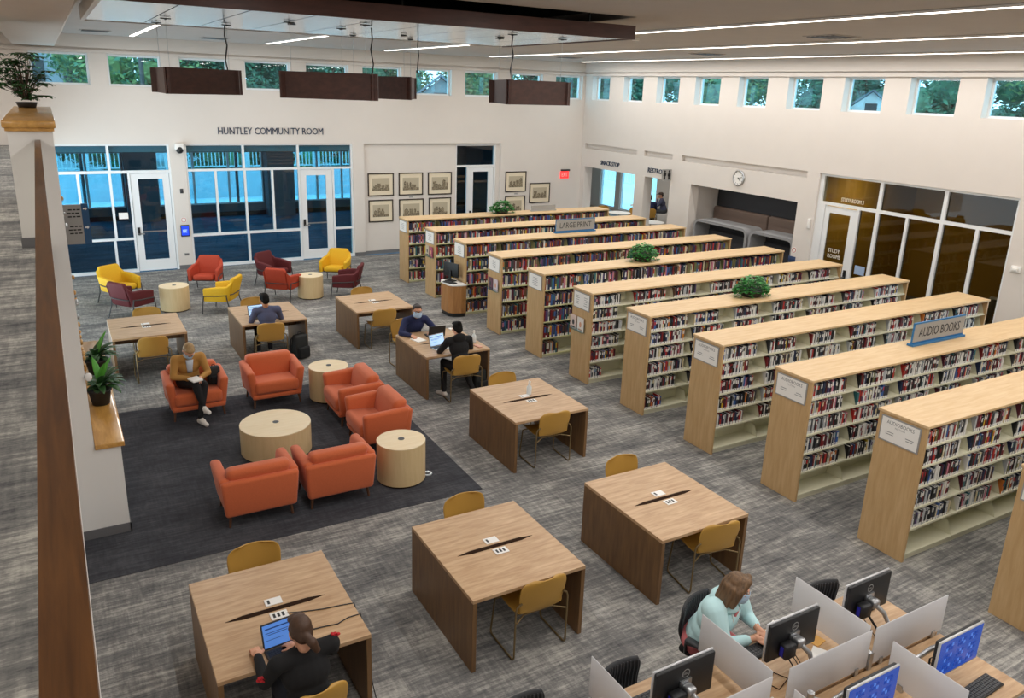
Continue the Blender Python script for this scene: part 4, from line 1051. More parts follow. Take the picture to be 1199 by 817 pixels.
# lettering on the end signs: title on the readable ones, small grey lines on all
for k in range(1, 12):
    y = YS_[k - 1]; yc = y + W / 2
    def put(body, w, h, z, dy=0, m_=GREYINK):
        mb = text_mb(body, w, h, 0, 'C', Matrix.Translation((-.0148 , W / 2 + .006 + dy, z)) @ Matrix.Rotation(-PI / 2, 4, 'Z'))
        sg = [c for c in kids(CASES[k]) if c.name.startswith('end_sign')][0]
        mb.obj('sign_lettering', m_, sg)
    if k >= 7: put('AUDIOBOOKS', .33, .042, 1.545, 0, mat('sign grey letters', '#6b6b6d', .7)); put('FICTION', .12, .02, 1.497)
    sg = [c for c in kids(CASES[k]) if c.name.startswith('end_sign')][0]
    rg = random.Random(k)
    for cx in ((.12, -.12) if k >= 6 else (0,)):
        n = 2 if k >= 7 else 5; mb = MB()
        for q in range(n):
            w = rg.uniform(.07, .12) * (1 if k >= 6 else 1.7); z = (1.43 if k >= 7 else 1.53) - q * (.025 if k >= 7 else .035)
            mb.box((-.0152, W / 2 + cx - w / 2, z - .004), (-.0146, W / 2 + cx + w / 2, z + .004))
        mb.obj('sign_lines', GREYINK, sg)

# signs on top
def top_sign(label, x0, x1, y, body, blue=True):
    t = thing('shelf_sign', label, 'sign', ((x0 + x1) / 2, y, H))
    w = (x1 - x0) / 2
    m = MB(); m.box((-w, -.05, .0), (w, .05, .03)); m.obj('base', BLUEP, t, bevel=.004)
    m = MB(); m.box((-w + .02, -.012, .03), (w - .02, .012, .335)); m.obj('plate', BLUEP, t)
    m = MB(); m.box((-w + .03, -.016, .055), (w - .03, -.012, .315)); m.obj('face', SIGNG, t)
    if body: text_mb(body, 1.0 * w * 1.55, .135, .002, 'C', face_south(0, -.019, .185)).obj('lettering', mat('sign charcoal letters', '#3b3c40', .6), t)
    return t
top_sign('grey and blue LARGE PRINT sign on top of a bookcase', -2.79, -1.6, -3.06, 'LARGE PRINT')
top_sign('grey and blue AUDIO BOOKS sign on top of a bookcase', -2.93, -1.68, -12.55, 'AUDIO BOOKS')
t = thing('shelf_sign', 'slim grey sign on the farthest bookcase, below the framed prints', 'sign', (-1.05, .25, H))
m = MB(); m.box((-.42, -.05, 0), (.42, .05, .02)); m.obj('base', SIGNG, t); m = MB(); m.box((-.4, -.012, .02), (.4, .012, .16)); m.obj('plate', SIGNG, t)

# booklet holders on the end panels
BK = {}
def booklet(label, loc, rz, col, light):
    t = thing('booklet', label, 'booklet', loc, rz, 'booklets in the end panel holders')
    c = mat('booklet ' + col, col, .6)
    m = MB(); m.box((-.012, -.095, 0), (-.002, .095, .25)); m.obj('cover', c, t)
    m = MB(); m.ell((-.0125, 0, .12), (.002, .035, .05)); m.box((-.0135, -.05, .02), (-.012, .05, .045)); m.obj('cover_picture', light, t)
for k, y0, z0, cols, nm in ((2, -1.70, .98, ('#a8526a', '#c9b8a0'), 'second bookcase'), (4, -4.98, .9, ('#d8c8cc', '#6f4b5a'), 'bookcase in front of the LARGE PRINT one'), (6, -8.10, .9, ('#e8e2da', '#d9c2b8'), 'bookcase between the ivy ones')):
    t = thing('booklet_holder', f'clear booklet pocket on the end of the {nm}', 'holder', (XE - .012, y0 + .18, z0))
    m = MB(); m.box((-.005, -.22, 0), (0, .22, .16)); m.box((-.05, -.22, 0), (0, .22, .008)); m.obj('tray', GLASSC, t)
    m = MB(); m.box((-.052, -.2, 0), (-.046, .2, .06)); m.obj('lip', GLASSC, t)
    for q, (c, dy) in enumerate(zip(cols, (-.11, .11))):
        booklet(f'{"right" if q == 0 else "left"} booklet in the clear pocket on the {nm}', (XE - .02, y0 + .18 + dy, z0 + .012), .0, c, [SKIN, DGREY][q])

# ------------------------------------------------------------------ books
PAL = [('black', '#1c1c20'), ('charcoal', '#3c3d42'), ('white', '#e4e2dd'), ('navy', '#24304f'), ('dark red', '#7d1f24'), ('red', '#b8322d'), ('maroon', '#5b2230'), ('pale grey', '#b9bcc0'), ('teal', '#2f6a72'), ('brown', '#6a4a36'),
       ('blue', '#3c64a6'), ('cream', '#d8cba6'), ('purple', '#55406f'), ('orange', '#cf7a35'), ('yellow', '#d9b62f'), ('olive', '#6c6f46'), ('pink', '#c87f92')]
BM = [mat('book ' + n, c, .5) for n, c in PAL] + [mat('book pages', '#e6dfcd', .9), mat('book label', '#efedea', .6)]
PG, LB = len(PAL), len(PAL) + 1
WA = [11, 8, 9, 4, 4, 3, 4, 6, 1, 1, 1, 2, .6, .5, .4, .4, .5]; WN = [5, 3, 2, 6, 5, 3, 5, 2, 3, 4, 4, 3, 4, 2, 1, 2, 2]
def book_geo(mb, th, h, d, c1, c2, audio, T=None):
    """spine at y=0 facing -y, width along x, standing on z=0"""
    z1, z2 = h * .2, h * (.58 if audio else .42)
    e = .0025
    # boards
    mb.box((0, .0, 0), (e, d, h), c1, T); mb.box((th - e, .0, 0), (th, d, h), c1, T)
    # spine in bands: call number label, ground, second band
    mb.box((e, 0, 0), (th - e, .003, z1), LB if audio or c2 % 2 else c1, T, (2,)); mb.box((e, 0, z1), (th - e, .003, z2), c1, T, (2,))
    mb.box((e, 0, z2), (th - e, .003, h * .88), c2, T, (2,)); mb.box((e, 0, h * .88), (th - e, .003, h), c1, T, (2,))
    mb.box((e, .003, h * .012), (th - e, d - .004, h * (.97 if not audio else .985)), PG if not audio else (LB if c2 % 3 else c1), T, (1, 4))
BOOKS = []   # (case, row index from the top, bay, order, x, y, z, th, h, d, c1, c2, lean)
rb = random.Random(21)
for k in range(1, 11):
    aud = k >= 6
    lv = ZA if aud else ZN
    for ri, z in enumerate(reversed(lv)):
        bottom = ri == len(lv) - 1
        for b in range(NB):
            x0 = XE + .035 + b * BAYW + .012; x1 = x0 + BAYW - .024
            if aud:
                if bottom:
                    if k == 6: fill = .33 if b == 0 else (.7 if b % 2 else .0)
                    elif k == 7: fill = .42 if b == 0 else 0
                    else: fill = 0
                else: fill = rb.uniform(.60, .88)
                if bottom and fill == 0: continue
            else:
                fill = rb.uniform(.86, .97)
                if k == 5 and bottom: fill = .42 if b == 0 else rb.uniform(.3, .8)
            xx = x0; end = x0 + (x1 - x0) * fill; o = 0
            lean = rb.choice([0, 0, 0, .06, .1]) if aud else 0
            while True:
                th = rb.uniform(.019, .034) if aud else rb.uniform(.02, .042)
                if xx + th > end: break
                h = (rb.choice([.165, .17, .175, .19, .195]) if aud else rb.uniform(.2, .245)) 
                d = .14 if aud else .155
                c1 = rb.choices(range(len(PAL)), WA if aud else WN)[0]; c2 = rb.choices(range(len(PAL)), WA if aud else WN)[0]
                if rb.random() < .45: c2 = c1
                if aud and rb.random() < .3: c2 = 2
                BOOKS.append((k, ri, b, o, xx, YS_[k - 1] + .022 + rb.uniform(0, .012), z + .0005, th, h, d, c1, c2, lean))
                xx += th + .0012; o += 1
CAMP = Vector((-13.1244, -18.8739, 4.9255))
def pix(p):
    d = Vector(p) - CAMP; F_ = Vector((.48278528, .82675042, -.28879426)); R__ = Vector((.86803111, -.4954232, .03283064)); U_ = Vector((.11593263, .26653255, .95682811))
    zz = d.dot(F_); return 599.5 + 920.53 * d.dot(R__) / zz, 384.17 - 920.53 * d.dot(U_) / zz, zz
def hidden(p, k):
    """does a nearer bookcase stand between the camera and p"""
    d = CAMP - Vector(p)
    for j in range(k + 1, 12):
        for yy in (YS_[j - 1], YS_[j - 1] + W):
            s = (yy - p[1]) / d.y; q = Vector(p) + d * s
            if q.z < H and q.x > XE: return True
    # own top panel
    s = (YS_[k - 1] - p[1]) / d.y; q = Vector(p) + d * s
    return q.z > H - .03
ORD = ['first', 'second', 'third', 'fourth', 'fifth', 'sixth', 'seventh', 'eighth', 'ninth', 'tenth', 'eleventh', 'twelfth', 'thirteenth', 'fourteenth', 'fifteenth', 'sixteenth', 'seventeenth', 'eighteenth', 'nineteenth', 'twentieth']
def ordn(n):
    if n < 20: return ORD[n]
    t, u = divmod(n + 1, 10); T_ = {2: 'twent', 3: 'thirt', 4: 'fort'}[t]
    return T_ + 'ieth' if u == 0 else T_ + 'y ' + ORD[u - 1]
sc_ = []; rest = []
for q in BOOKS:
    k, ri, b, o, x, y, z, th, h, d, c1, c2, lean = q
    top = (x + th / 2, y, z + h * .9)
    u, v, zz = pix(top)
    vis = u < 1199 and not hidden(top, k)
    if vis: sc_.append((h * th / zz / zz, q))
    near = u < 1320
    rest.append((q, near, vis))
sc_.sort(key=lambda a: -a[0])
CHOSEN = {id(q) for _, q in sc_[:300]}
print('books', len(BOOKS), 'visible', len(sc_), 'cases of chosen', {k: sum(1 for _, q in sc_[:300] if q[0] == k) for k in range(1, 12)})
SHN = ['top', 'second', 'third', 'fourth', 'fifth', 'lowest']
CASEN = {10: 'in the frontmost full bookcase', 9: 'under the AUDIO BOOKS sign', 8: 'behind the AUDIO BOOKS case'}
BMESH = {}
stuff = MB()
for q, near, vis in rest:
    k, ri, b, o, x, y, z, th, h, d, c1, c2, lean = q
    if id(q) in CHOSEN:
        mb = MB(); book_geo(mb, th, h, d, c1, c2, True)
        used = sorted(set(mb.m)); mb.m = [used.index(i) for i in mb.m]
        ob = mb.obj('book', [BM[i] for i in used], None, (x, y, z))
        tag(ob, f'{PAL[c1][0]} book, {ordn(o)} from left, {SHN[ri]} shelf, {ORD[b]} bay {CASEN[k]}', 'book', 'audiobooks on the front bookcases')
    elif near:
        book_geo(stuff, th, h, d, c1, c2, k >= 6, Matrix.Translation((x, y, z)))
st_ = stuff.obj('shelved_books', BM); tag(st_, 'remaining rows of books filling the light oak bookcases', 'books', None, 'stuff')
# ------------------------------------------------------------------ computer stations
t = thing('computer_desk', 'long wooden double sided computer desk at the lower right', 'desk', (0, 0, 0))
X0, X1, Y0, Y1, YM = -11.4, -7.19, -16.62, -15.2, -15.905
m = MB(); m.box((X0, YM + .012, .705), (X1, Y1, .74)); m.obj('worktop', TABW, t, bevel=.003)
m = MB(); m.box((X0, Y0, .705), (X1, YM - .012, .74)); m.obj('worktop', TABW, t, bevel=.003)
for x in (X0 + .05, -9.15, X1 - .09): m = MB(); m.box((x, Y0 + .05, 0), (x + .04, Y1 - .05, .7045)); m.obj('support_panel', TABV, t)
m = MB(); m.box((X0 + .1, YM - .012, .3), (X1 - .1, YM + .012, .72)); m.obj('spine_panel', TABV, t)
def divider(label, a, b, z0=.765, z1=1.1):
    a, b = Vector(a), Vector(b); L_ = (b - a).length
    t = thing('desk_divider', label, 'divider', (a.x, a.y, 0), math.atan2(b.y - a.y, b.x - a.x), 'frosted desk dividers')
    m = MB(); m.rbox((0, -.005, z0), (L_, .005, z1), .004, 1); m.obj('panel', FROST, t)
    for x in (.12, L_ - .12): m = MB(); m.box((x - .02, -.014, .74), (x + .02, .014, z0 + .03)); m.obj('clip', STEEL, t)
BX = [-10.2, -9.16, -8.1]
divider('frosted divider at the left of the front monitor row', (-10.2, -15.87), (-10.2, -15.15)); divider('frosted divider between the typing woman and the monitor on her left', (-9.16, -15.87), (-9.16, -15.16)); divider('frosted divider to the right of the typing woman', (-8.1, -15.87), (-8.1, -15.15))
divider('frosted divider along the desk spine, right end', (-8.08, YM), (-7.17, YM)); divider('frosted divider along the desk spine, behind the woman\'s monitor', (-9.03, YM), (-8.13, YM)); divider('frosted divider along the desk spine, left part', (-10.1, YM), (-9.2, YM))
divider('frosted divider between the two blue screens', (-8.1, -16.06), (-8.1, -16.64)); divider('frosted divider left of the blue screens at the bottom edge', (-9.16, -16.06), (-9.16, -16.64))
# spine posts
for x in (-8.105, -9.165): m = MB(); m.box((-.02, -.02, 0), (.02, .02, .15)); tag(m.obj('divider_post', STEEL, loc=(x, YM, .74)), 'metal post where the frosted dividers meet, ' + ('right of the woman\'s monitor' if x > -9 else 'left of the woman\'s monitor'), 'post')
SCRN = bpy.data.materials.new('blue desktop screen'); nt, N, L, b_ = nodes_of(SCRN)
b_.inputs['Base Color'].default_value = (.01, .01, .05, 1); b_.inputs['Emission Color'].default_value = (*lin('#1450b8'), 1); b_.inputs['Emission Strength'].default_value = .7; b_.inputs['Roughness'].default_value = .25
ICON = emit('screen icons', '#123a94', .6); ICON2 = emit('screen icon dots', '#4a74c8', .6)
def desk_monitor(label, x, y, rz, screen_on, arm_to):
    """local: screen faces -y"""
    t = thing('monitor', label, 'monitor', (x, y, 0), rz, None)
    w, h, z = .55, .335, .865
    m = MB(); m.rbox((-w / 2, -.006, z), (w / 2, .012, z + h), .005, 1); m.obj('bezel', mat('silver bezel', '#c9cacc', .35, .4), t)
    m = MB(); m.box((-w / 2 + .012, -.009, z + .018), (w / 2 - .012, -.005, z + h - .012))
    if screen_on:
        for i in range(3):
            for j in range(3):
                for a in range(3):
                    for b in range(2): m.box((-.19 + i * .15 + a * .032, -.0105, z + .05 + j * .09 + b * .033), (-.166 + i * .15 + a * .032, -.009, z + .074 + j * .09 + b * .033), 1 if (a + b + i) % 3 else 2)
    m.obj('screen', [SCRN, ICON, ICON2] if screen_on else BLACK, t)
    m = MB(); m.rbox((-w / 2 + .006, .010, z + .006), (w / 2 - .006, .04, z + h - .006), .012, 2); m.obj('back_cover', BLACK, t)
    lg = Matrix.Translation((0, .0405, z + h * .74)) @ Matrix.Rotation(PI, 4, 'Z')
    m = MB(); m.lathe([(.029, 0), (.034, 0), (.034, .002), (.029, .002), (.029, 0)], 28, 0, T=lg @ Matrix.Rotation(PI / 2, 4, 'X')); text_mb('DELL', .046, .016, .001, 'C', lg @ Matrix.Translation((0, -.0015, 0)), 0, m); m.obj('logo', SIGNG, t)
    m = MB(); m.box((-.05, .04, z + .1), (.05, .052, z + .2)); m.obj('mount_plate', STEEL, t)
    m = MB(); m.rbox((.05, .045, z + .045), (.16, .12, z + .16), .006, 1); bx_ = m.obj('client_box', BLACK, t)
    m = MB(); m.box((.16, .06, z + .06), (.164, .09, z + .14)); m.obj('box_stripe', mat('box blue', '#2a2aa8', .4), bx_)
    m = MB(); m.rbox((-.035, .05, z + .105), (.04, .13, z + .18), .015, 2); m.obj('tilt_head', STEEL, t)
    ax, ay = arm_to
    m = MB(); m.tube([(0, .12, z + .13), (-.04, .17, z + .08), (ax * .6, ay * .7, z - .0), (ax, ay, z + .01)], .02, 10); m.obj('arm', STEEL, t)
    m = MB(); m.cyl((ax, ay), .026, .74, z + .06, 18); m.cyl((ax, ay), .05, .74, .752, 18); m.obj('arm_post', STEEL, t)
    m = MB(); rg = random.Random(int(x * 10))
    for k in range(4):
        a = rg.uniform(-.05, .05); m.tube([(.09 + a, .1, z + .06), (.05 + a, .2, z - .06), (-.02 + a, .16, z - .11), (.03 + a, .22, .745)], .0035, 5)
    m.obj('cables', BLACKM, t)
    return t
# north row: users look south, so their screens face +y (backs to the camera)
desk_monitor('black monitor seen from behind, right end of the desk', -7.695, -15.52, PI, False, (-.1, .3))
desk_monitor('black monitor seen from behind, before the typing woman', -8.64, -15.57, PI, False, (-.1, .27))
desk_monitor('black monitor seen from behind, left one at the bottom edge', -9.73, -15.57, PI, False, (-.1, .27))
desk_monitor('black monitor at the bottom edge, left of all others', -10.72, -15.6, PI, False, (-.1, .27))
for x in ():
    pass
for x, lb in ((-7.67, 'blue lit monitor with icons, right end of the desk'), (-8.68, 'blue lit monitor with icons, cut by the bottom edge')):
    desk_monitor(lb, x, -16.31, 0, True, (-.22, .30))
keyboard('black keyboard before the rear facing monitor at the right end', (-7.62, -15.40, .74), PI + .05, .43, 'desk keyboards')
keyboard('black keyboard under the hands of the typing woman', (-8.72, -15.37, .74), PI, .43, 'desk keyboards')
keyboard('black keyboard below the right blue screen', (-7.55, -16.46, .74), .05, .43, 'desk keyboards')
keyboard('black keyboard before the left rear facing monitor', (-9.75, -15.38, .74), PI, .43, 'desk keyboards')
# papers, envelope and cable clutter beside the woman's monitor
m = MB(); m.box((-.11, -.14, 0), (.11, .14, .003)); tag(m.obj('paper_sheet', PAPER, loc=(-8.36, -15.32, .74), rz=.4), 'white paper sheet right of the typing woman', 'paper')
m = MB(); m.box((-.12, -.08, 0), (.12, .08, .004)); tag(m.obj('envelope', PAPER, loc=(-8.34, -15.66, .74), rz=.5), 'white envelope behind the woman\'s monitor', 'envelope')
m = MB(); m.box((-.06, -.05, 0), (.06, .05, .006)); tag(m.obj('notepad', mat('amber paper', '#d9a55a', .8), loc=(-8.2, -15.5, .74), rz=.2), 'small amber notepad by the frosted divider', 'notepad')
m = MB(); m.rbox((-.032, -.055, 0), (.032, .055, .03), .012, 2); tag(m.obj('computer_mouse', BLACK, loc=(-8.98, -15.42, .74)), 'black computer mouse beside the typing woman', 'mouse')
for k, (pts, lb) in enumerate((([(-8.95, -15.62, .745), (-8.9, -15.75, .745), (-8.75, -15.7, .745), (-8.8, -15.6, .745), (-8.95, -15.68, .745)], 'loose brown cable on the desk left of the woman\'s monitor'), ([(-7.9, -16.35, .745), (-7.75, -16.5, .745), (-7.6, -16.4, .745), (-7.5, -16.52, .745)], 'thin pale cable before the right blue screen'))):
    m = MB(); m.tube(pts, .004, 6); tag(m.obj('desk_cable', BRONZE if k else SLOT), lb, 'cable')

# office chairs (local: sitter faces -y)
def office_chair(label, loc, rz):
    t = thing('office_chair', label, 'office chair', loc, rz, 'black mesh office chairs')
    m = MB(); m.rbox((-.24, -.25, .43), (.24, .22, .50), .03, 3); m.obj('seat', BLACKM, t)
    P = []
    for i in range(11):
        u = -1 + 2 * i / 10; row = []
        for j in range(8):
            q = j / 7; w = (.2 + .03 * math.sin(q * PI * .8)) * (1 if q < .95 else .94)
            row.append((u * w, .24 + .05 * q - .05 * u * u + .02 * math.sin(q * 5), .50 + q * .33))
        P.append(row)
    m = MB(); m.grid(P); m.obj('backrest', mat('charcoal mesh', '#2a2b2e', .7), t, solid=.02)
    m = MB()
    for k in range(15):
        u = -.93 + 1.86 * k / 14
        for dy in (-.013, .013):
            m.tube([(u * (.2 + .03 * math.sin(q * PI * .8)) * .97, .24 + .05 * q - .05 * u * u + .02 * math.sin(q * 5) + dy, .50 + q * .33) for q in (.05, .25, .5, .75, .94)], .004, 4)
    m.obj('back_ribs', mat('rib grey', '#5d5e62', .6), t)
    m = MB(); m.box((-.03, .22, .42), (.03, .27, .6)); m.obj('back_bracket', DGREY, t)
    for s in (-1, 1):
        m = MB(); m.tube([(s * .24, .1, .46), (s * .29, .12, .5), (s * .3, .12, .60), (s * .3, -.02, .64)], .014, 8); m.rbox((s * .3 - .035, -.16, .63), (s * .3 + .035, .12, .66), .012, 2); m.obj('armrest', DGREY, t)
    m = MB(); m.cyl((0, 0), .028, .09, .43, 14); m.obj('gas_lift', STEEL, t)
    for k in range(5):
        a = k * 2 * PI / 5 + .3
        m = MB(); m.tube([(0, 0, .11), (.29 * math.cos(a), .29 * math.sin(a), .07)], [.03, .018], 8); b = m.obj('base_arm', BLACK, t)
        m = MB(); m.ell((.29 * math.cos(a), .29 * math.sin(a), .03), (.03, .03, .03)); m.obj('castor', BLACK, b)
    return t
oc = office_chair('black mesh office chair under the typing woman', (-8.72, -14.93, 0), .3); proto_kids(oc)
dup(oc, (-9.86, -15.3, 0), .12, 'black mesh office chair tucked in left of the typing woman')
dup(oc, (-7.66, -15.3, 0), -.05, 'black mesh office chair tucked in at the right end of the desk')
dup(oc, (-10.70, -15.25, 0), .1, 'black mesh office chair at the bottom edge, left of the others')

m = MB(); m.rbox((-.05, -.032, 0), (.05, .032, .022), .008, 2); tag(m.obj('card_reader', PAPER, loc=(-8.74, -15.23, .74), rz=.4), 'small white device beside the hands of the typing woman', 'device')
# ------------------------------------------------------------------ people: one continuous skin grown over tapered limbs
V = Vector
def prim_mesh(mb, p):
    if p[0] == 'cap':
        _, a, b, ra, rb_ = p[:5]
        a, b = V(a), V(b); ax = b - a
        L_ = ax.length
        q = ax.to_track_quat('Z', 'Y').to_matrix() if L_ > 1e-6 else Matrix.Identity(3)
        prof = [(0, -ra)] + [(ra * math.sin(t), -ra * math.cos(t)) for t in (.4, .8, 1.2, PI / 2)] + [(rb_ * math.cos(t), L_ + rb_ * math.sin(t)) for t in (0, .4, .8, 1.2)] + [(0, L_ + rb_)]
        T = Matrix.Translation(a) @ q.to_4x4()
        mb.lathe([(max(r, 1e-4), z) for r, z in prof], 14, 0, T=T)
    else:
        _, c, r, rot = p[:4]
        mb.ell(c, r, 0, 18, 12, None, rot)
def prim_dist(p, x):
    if p[0] == 'cap':
        a, b = p[1], p[2]; ab = b - a; t = max(0, min(1, (x - a).dot(ab) / max(ab.length_squared, 1e-9)))
        return (x - a - ab * t).length - (p[3] + (p[4] - p[3]) * t)
    R_ = p[6]; d = R_ @ (x - p[1]); r = p[2]
    k = math.sqrt((d.x / r[0]) ** 2 + (d.y / r[1]) ** 2 + (d.z / r[2]) ** 2)
    return (k - 1) * min(r)
def cap(a, b, ra, rb_, m): return ('cap', V(a), V(b), ra, rb_, m)
def ell(c, r, m, rot=(0, 0, 0)): return ('ell', V(c), r, rot, None, m, Euler(rot).to_matrix().transposed())
def grow(prims, voxel, smooth=4, it=1):
    """union of the shapes, remeshed to one skin; returns verts, faces, material of each face"""
    mb = MB()
    for p in prims: prim_mesh(mb, p)
    me = bpy.data.meshes.new('tmp'); me.from_pydata(mb.v, [], mb.f); me.update()
    o = bpy.data.objects.new('tmp', me); COL.objects.link(o)
    md = o.modifiers.new('r', 'REMESH'); md.mode = 'VOXEL'; md.voxel_size = voxel
    if smooth: ms = o.modifiers.new('s', 'SMOOTH'); ms.factor = .5; ms.iterations = smooth
    dg = bpy.context.evaluated_depsgraph_get()
    r = bpy.data.meshes.new_from_object(o.evaluated_get(dg))
    vs = [v.co.copy() for v in r.vertices]; fs = [tuple(p.vertices) for p in r.polygons]; cs = [p.center.copy() for p in r.polygons]
    bpy.data.objects.remove(o); bpy.data.meshes.remove(me); bpy.data.meshes.remove(r)
    bx = []
    ms_ = []
    for c in cs:
        best = min(prims, key=lambda p: prim_dist(p, c)); ms_.append(best[5])
    return vs, fs, ms_
def hand_prims(side, curl, m, spread=.0):
    """wrist at the origin, fingers to +y, palm down; side +1 = thumb to +x"""
    P = [ell((0, .045, 0), (.04, .05, .015), m), cap((0, -.01, 0), (0, .03, 0), .026, .026, m)]
    for i, (bx_, L_) in enumerate(((.030, .072), (.011, .080), (-.009, .074), (-.028, .058))):
        p = V((side * bx_, .082 - .004 * abs(i - 1), 0)); a = -.15; r = .0088
        for k, f in enumerate((.45, .32, .23)):
            a -= curl * (.7, 1.0, .8)[k]
            q = p + V((side * (bx_ * 1.2) * spread, math.cos(a), math.sin(a))) * (L_ * f)
            P.append(cap(p, q, r, r * .9, m)); p = q; r *= .92
    p = V((side * .03, .018, -.004)); q = p + V((side * .027, .03, -.010)); s = q + V((side * .008, .028, -.010 - .01 * curl))
    P += [cap(p, q, .0125, .0105, m), cap(q, s, .0100, .0085, m)]
    return P
def frame_to(origin, y, up):
    y = V(y).normalized(); z = V(up); z = (z - y * z.dot(y)).normalized(); x = y.cross(z)
    M = Matrix((x, y, z)).transposed().to_4x4(); M.translation = origin
    return M
def person(label, loc, rz, J, mats, head, hands, hair, mask=False, glasses=False, fat=1., extra=None, group=None, sleeve=.92, arm=1.):
    """J: joints in the seat frame (faces +y). mats: skin, top, bottom, shoe, hair [, inner]"""
    t = thing('person', label, 'person', loc, rz, group)
    S, T_, B_, F_, IN = 0, 1, 2, 3, 7
    j = {k: V(v) for k, v in J.items() if k != 'bare'}
    P = []
    pel, che, nek = j['pelvis'], j['chest'], j['neck']
    waist = pel.lerp(che, .45); up = (che - pel).normalized()
    tilt = math.atan2(-(che.y - pel.y), che.z - pel.z)
    f = fat
    P += [ell(pel + V((0, 0, .0)), (.165 * f, .135 * f, .115), B_, (tilt * .6, 0, 0)), ell(pel.lerp(che, .25), (.150 * f, .125 * f, .12), T_, (tilt, 0, 0)), ell(waist, (.145 * f, .115 * f, .13), T_, (tilt, 0, 0)),
          ell(che + V((0, .0, -.02)), (.165 * f, .115 * f, .16), T_, (tilt, 0, 0)), ell(che.lerp(nek, .5), (.15, .09, .085), T_, (tilt, 0, 0))]
    for s in 'LR':
        sh, el, wr = j['sh' + s], j['el' + s], j['wr' + s]
        P += [cap(che.lerp(nek, .62), sh, .07, .064, T_), cap(nek.lerp(che, .15), sh, .05, .055, T_), cap(sh, el, .060 * f * arm, .049 * arm, T_)]
        k = el.lerp(wr, sleeve)
        P += [cap(el, k, .049 * arm, .036 * arm, T_)]
        if sleeve < .97: P += [cap(el.lerp(wr, max(sleeve - .1, 0)), wr, .034 if sleeve < .7 else .03, .024, S)]
        else: P += [cap(el.lerp(wr, .9), wr, .028, .025, S)]
        hp, kn, an, to = j['hip' + s], j['kn' + s], j['an' + s], j['to' + s]
        P += [cap(hp, kn, .088 * f, .062, B_), cap(kn, kn.lerp(an, .35), .06, .057, B_), cap(kn.lerp(an, .35), an + V((0, 0, .03)), .057, .042, B_), cap(an + V((0, 0, .02)), an - V((0, 0, .01)), .036, .036, S if J.get('bare') else B_)]
        d = (to - an); heel = an - V((d.x, d.y, 0)).normalized() * .035
        P += [cap(V((heel.x, heel.y, an.z - .045)), V((to.x, to.y, to.z)), .038, .034, F_), cap(an - V((0, 0, .015)), an.lerp(to, .5), .04, .036, F_)]
    P += [cap(nek - up * .03, V(head[0]) - V((0, .01, .06)), .052, .05, S)]
    P += [ell(nek - up * .015, (.075, .07, .035), T_, (tilt, 0, 0))]
    vs, fs, ms = grow(P, .0105, 5)
    me = MB(); me.add(vs, [], 0)
    me.f += fs; me.m += ms; me.sm += [True] * len(fs)
    # head
    H = Matrix.Translation(V(head[0])) @ Euler((head[2], head[3] if len(head) > 3 else 0, head[1]), 'ZYX' if False else 'XYZ').to_matrix().to_4x4()
    HP = [ell((0, -.012, .022), (.074, .092, .094), S), ell((0, .028, -.05), (.054, .056, .058), S), cap((0, .075, -.088), (0, .06, -.08), .018, .03, S), cap((0, .088, .008), (0, .104, -.024), .009, .0135, S), ell((.024, .078, .03), (.03, .014, .008), S), ell((-.024, .078, .03), (.03, .014, .008), S),
          ell((.076, -.008, -.008), (.012, .022, .032), S), ell((-.076, -.008, -.008), (.012, .022, .032), S), cap((0, -.02, -.05), (0, -.025, -.11), .055, .05, S), ell((0, .084, -.054), (.023, .009, .009), 4), ell((.04, .06, -.02), (.025, .025, .022), S), ell((-.04, .06, -.02), (.025, .025, .022), S)]
    v2, f2, m2 = grow(HP, .006, 3)
    me.add([H @ v for v in v2], [], 0); o = len(me.v) - len(v2)
    me.f += [tuple(i + o for i in q) for q in f2]; me.m += m2; me.sm += [True] * len(f2)
    for s in (-1, 1):
        me.ell((s * .03, .083, .010), (.0135, .009, .009), 5, 10, 8, H); me.ell((s * .03, .0905, .010), (.006, .003, .006), 6, 8, 6, H)
    # hands
    for s, (d, upv, curl) in hands.items():
        HPm = hand_prims(1 if s == 'L' else -1, curl, S)
        v3, f3, m3 = grow(HPm, .0042, 2)
        M = frame_to(j['wr' + s], d, upv)
        me.add([M @ v for v in v3], [], 0); o = len(me.v) - len(v3)
        me.f += [tuple(i + o for i in q) for q in f3]; me.m += m3; me.sm += [True] * len(f3)
    me.obj('body', [mats['skin'], mats['top'], mats['bottom'], mats['shoe'], LIP, EYEW, IRIS], t)
    # hair
    hp = hair(H)
    hv, hf, hm = grow(hp, .0075, 2)
    hb = MB(); hb.add(hv, [], 0); hb.f += hf; hb.m += [0] * len(hf); hb.sm += [True] * len(hf); hb.obj('hair', mats['hair'], t)
    if mask:
        Pm = []
        for i in range(9):
            a = -1.25 + 2.5 * i / 8; row = []
            for q in range(7):
                zz = -.098 + .098 * q / 6; bul = 1 + .10 * math.sin(PI * q / 6)
                row.append(tuple(H @ V((.073 * math.sin(a) * bul, .012 + .088 * math.cos(a) * bul + (.012 if abs(a) < .5 else 0), zz))))
            Pm.append(row)
        mk = MB(); mk.grid(Pm); mo = mk.obj('face_mask', mats.get('mask', MASKB), t, solid=.003)
        el_ = MB()
        for s in (-1, 1): el_.tube([H @ V((s * .07, .03, -.01)), H @ V((s * .082, -.005, .01)), H @ V((s * .084, -.02, -.005)), H @ V((s * .07, .03, -.085))], .002, 5)
        el_.obj('ear_loop', mats.get('mask', MASKB), mo)
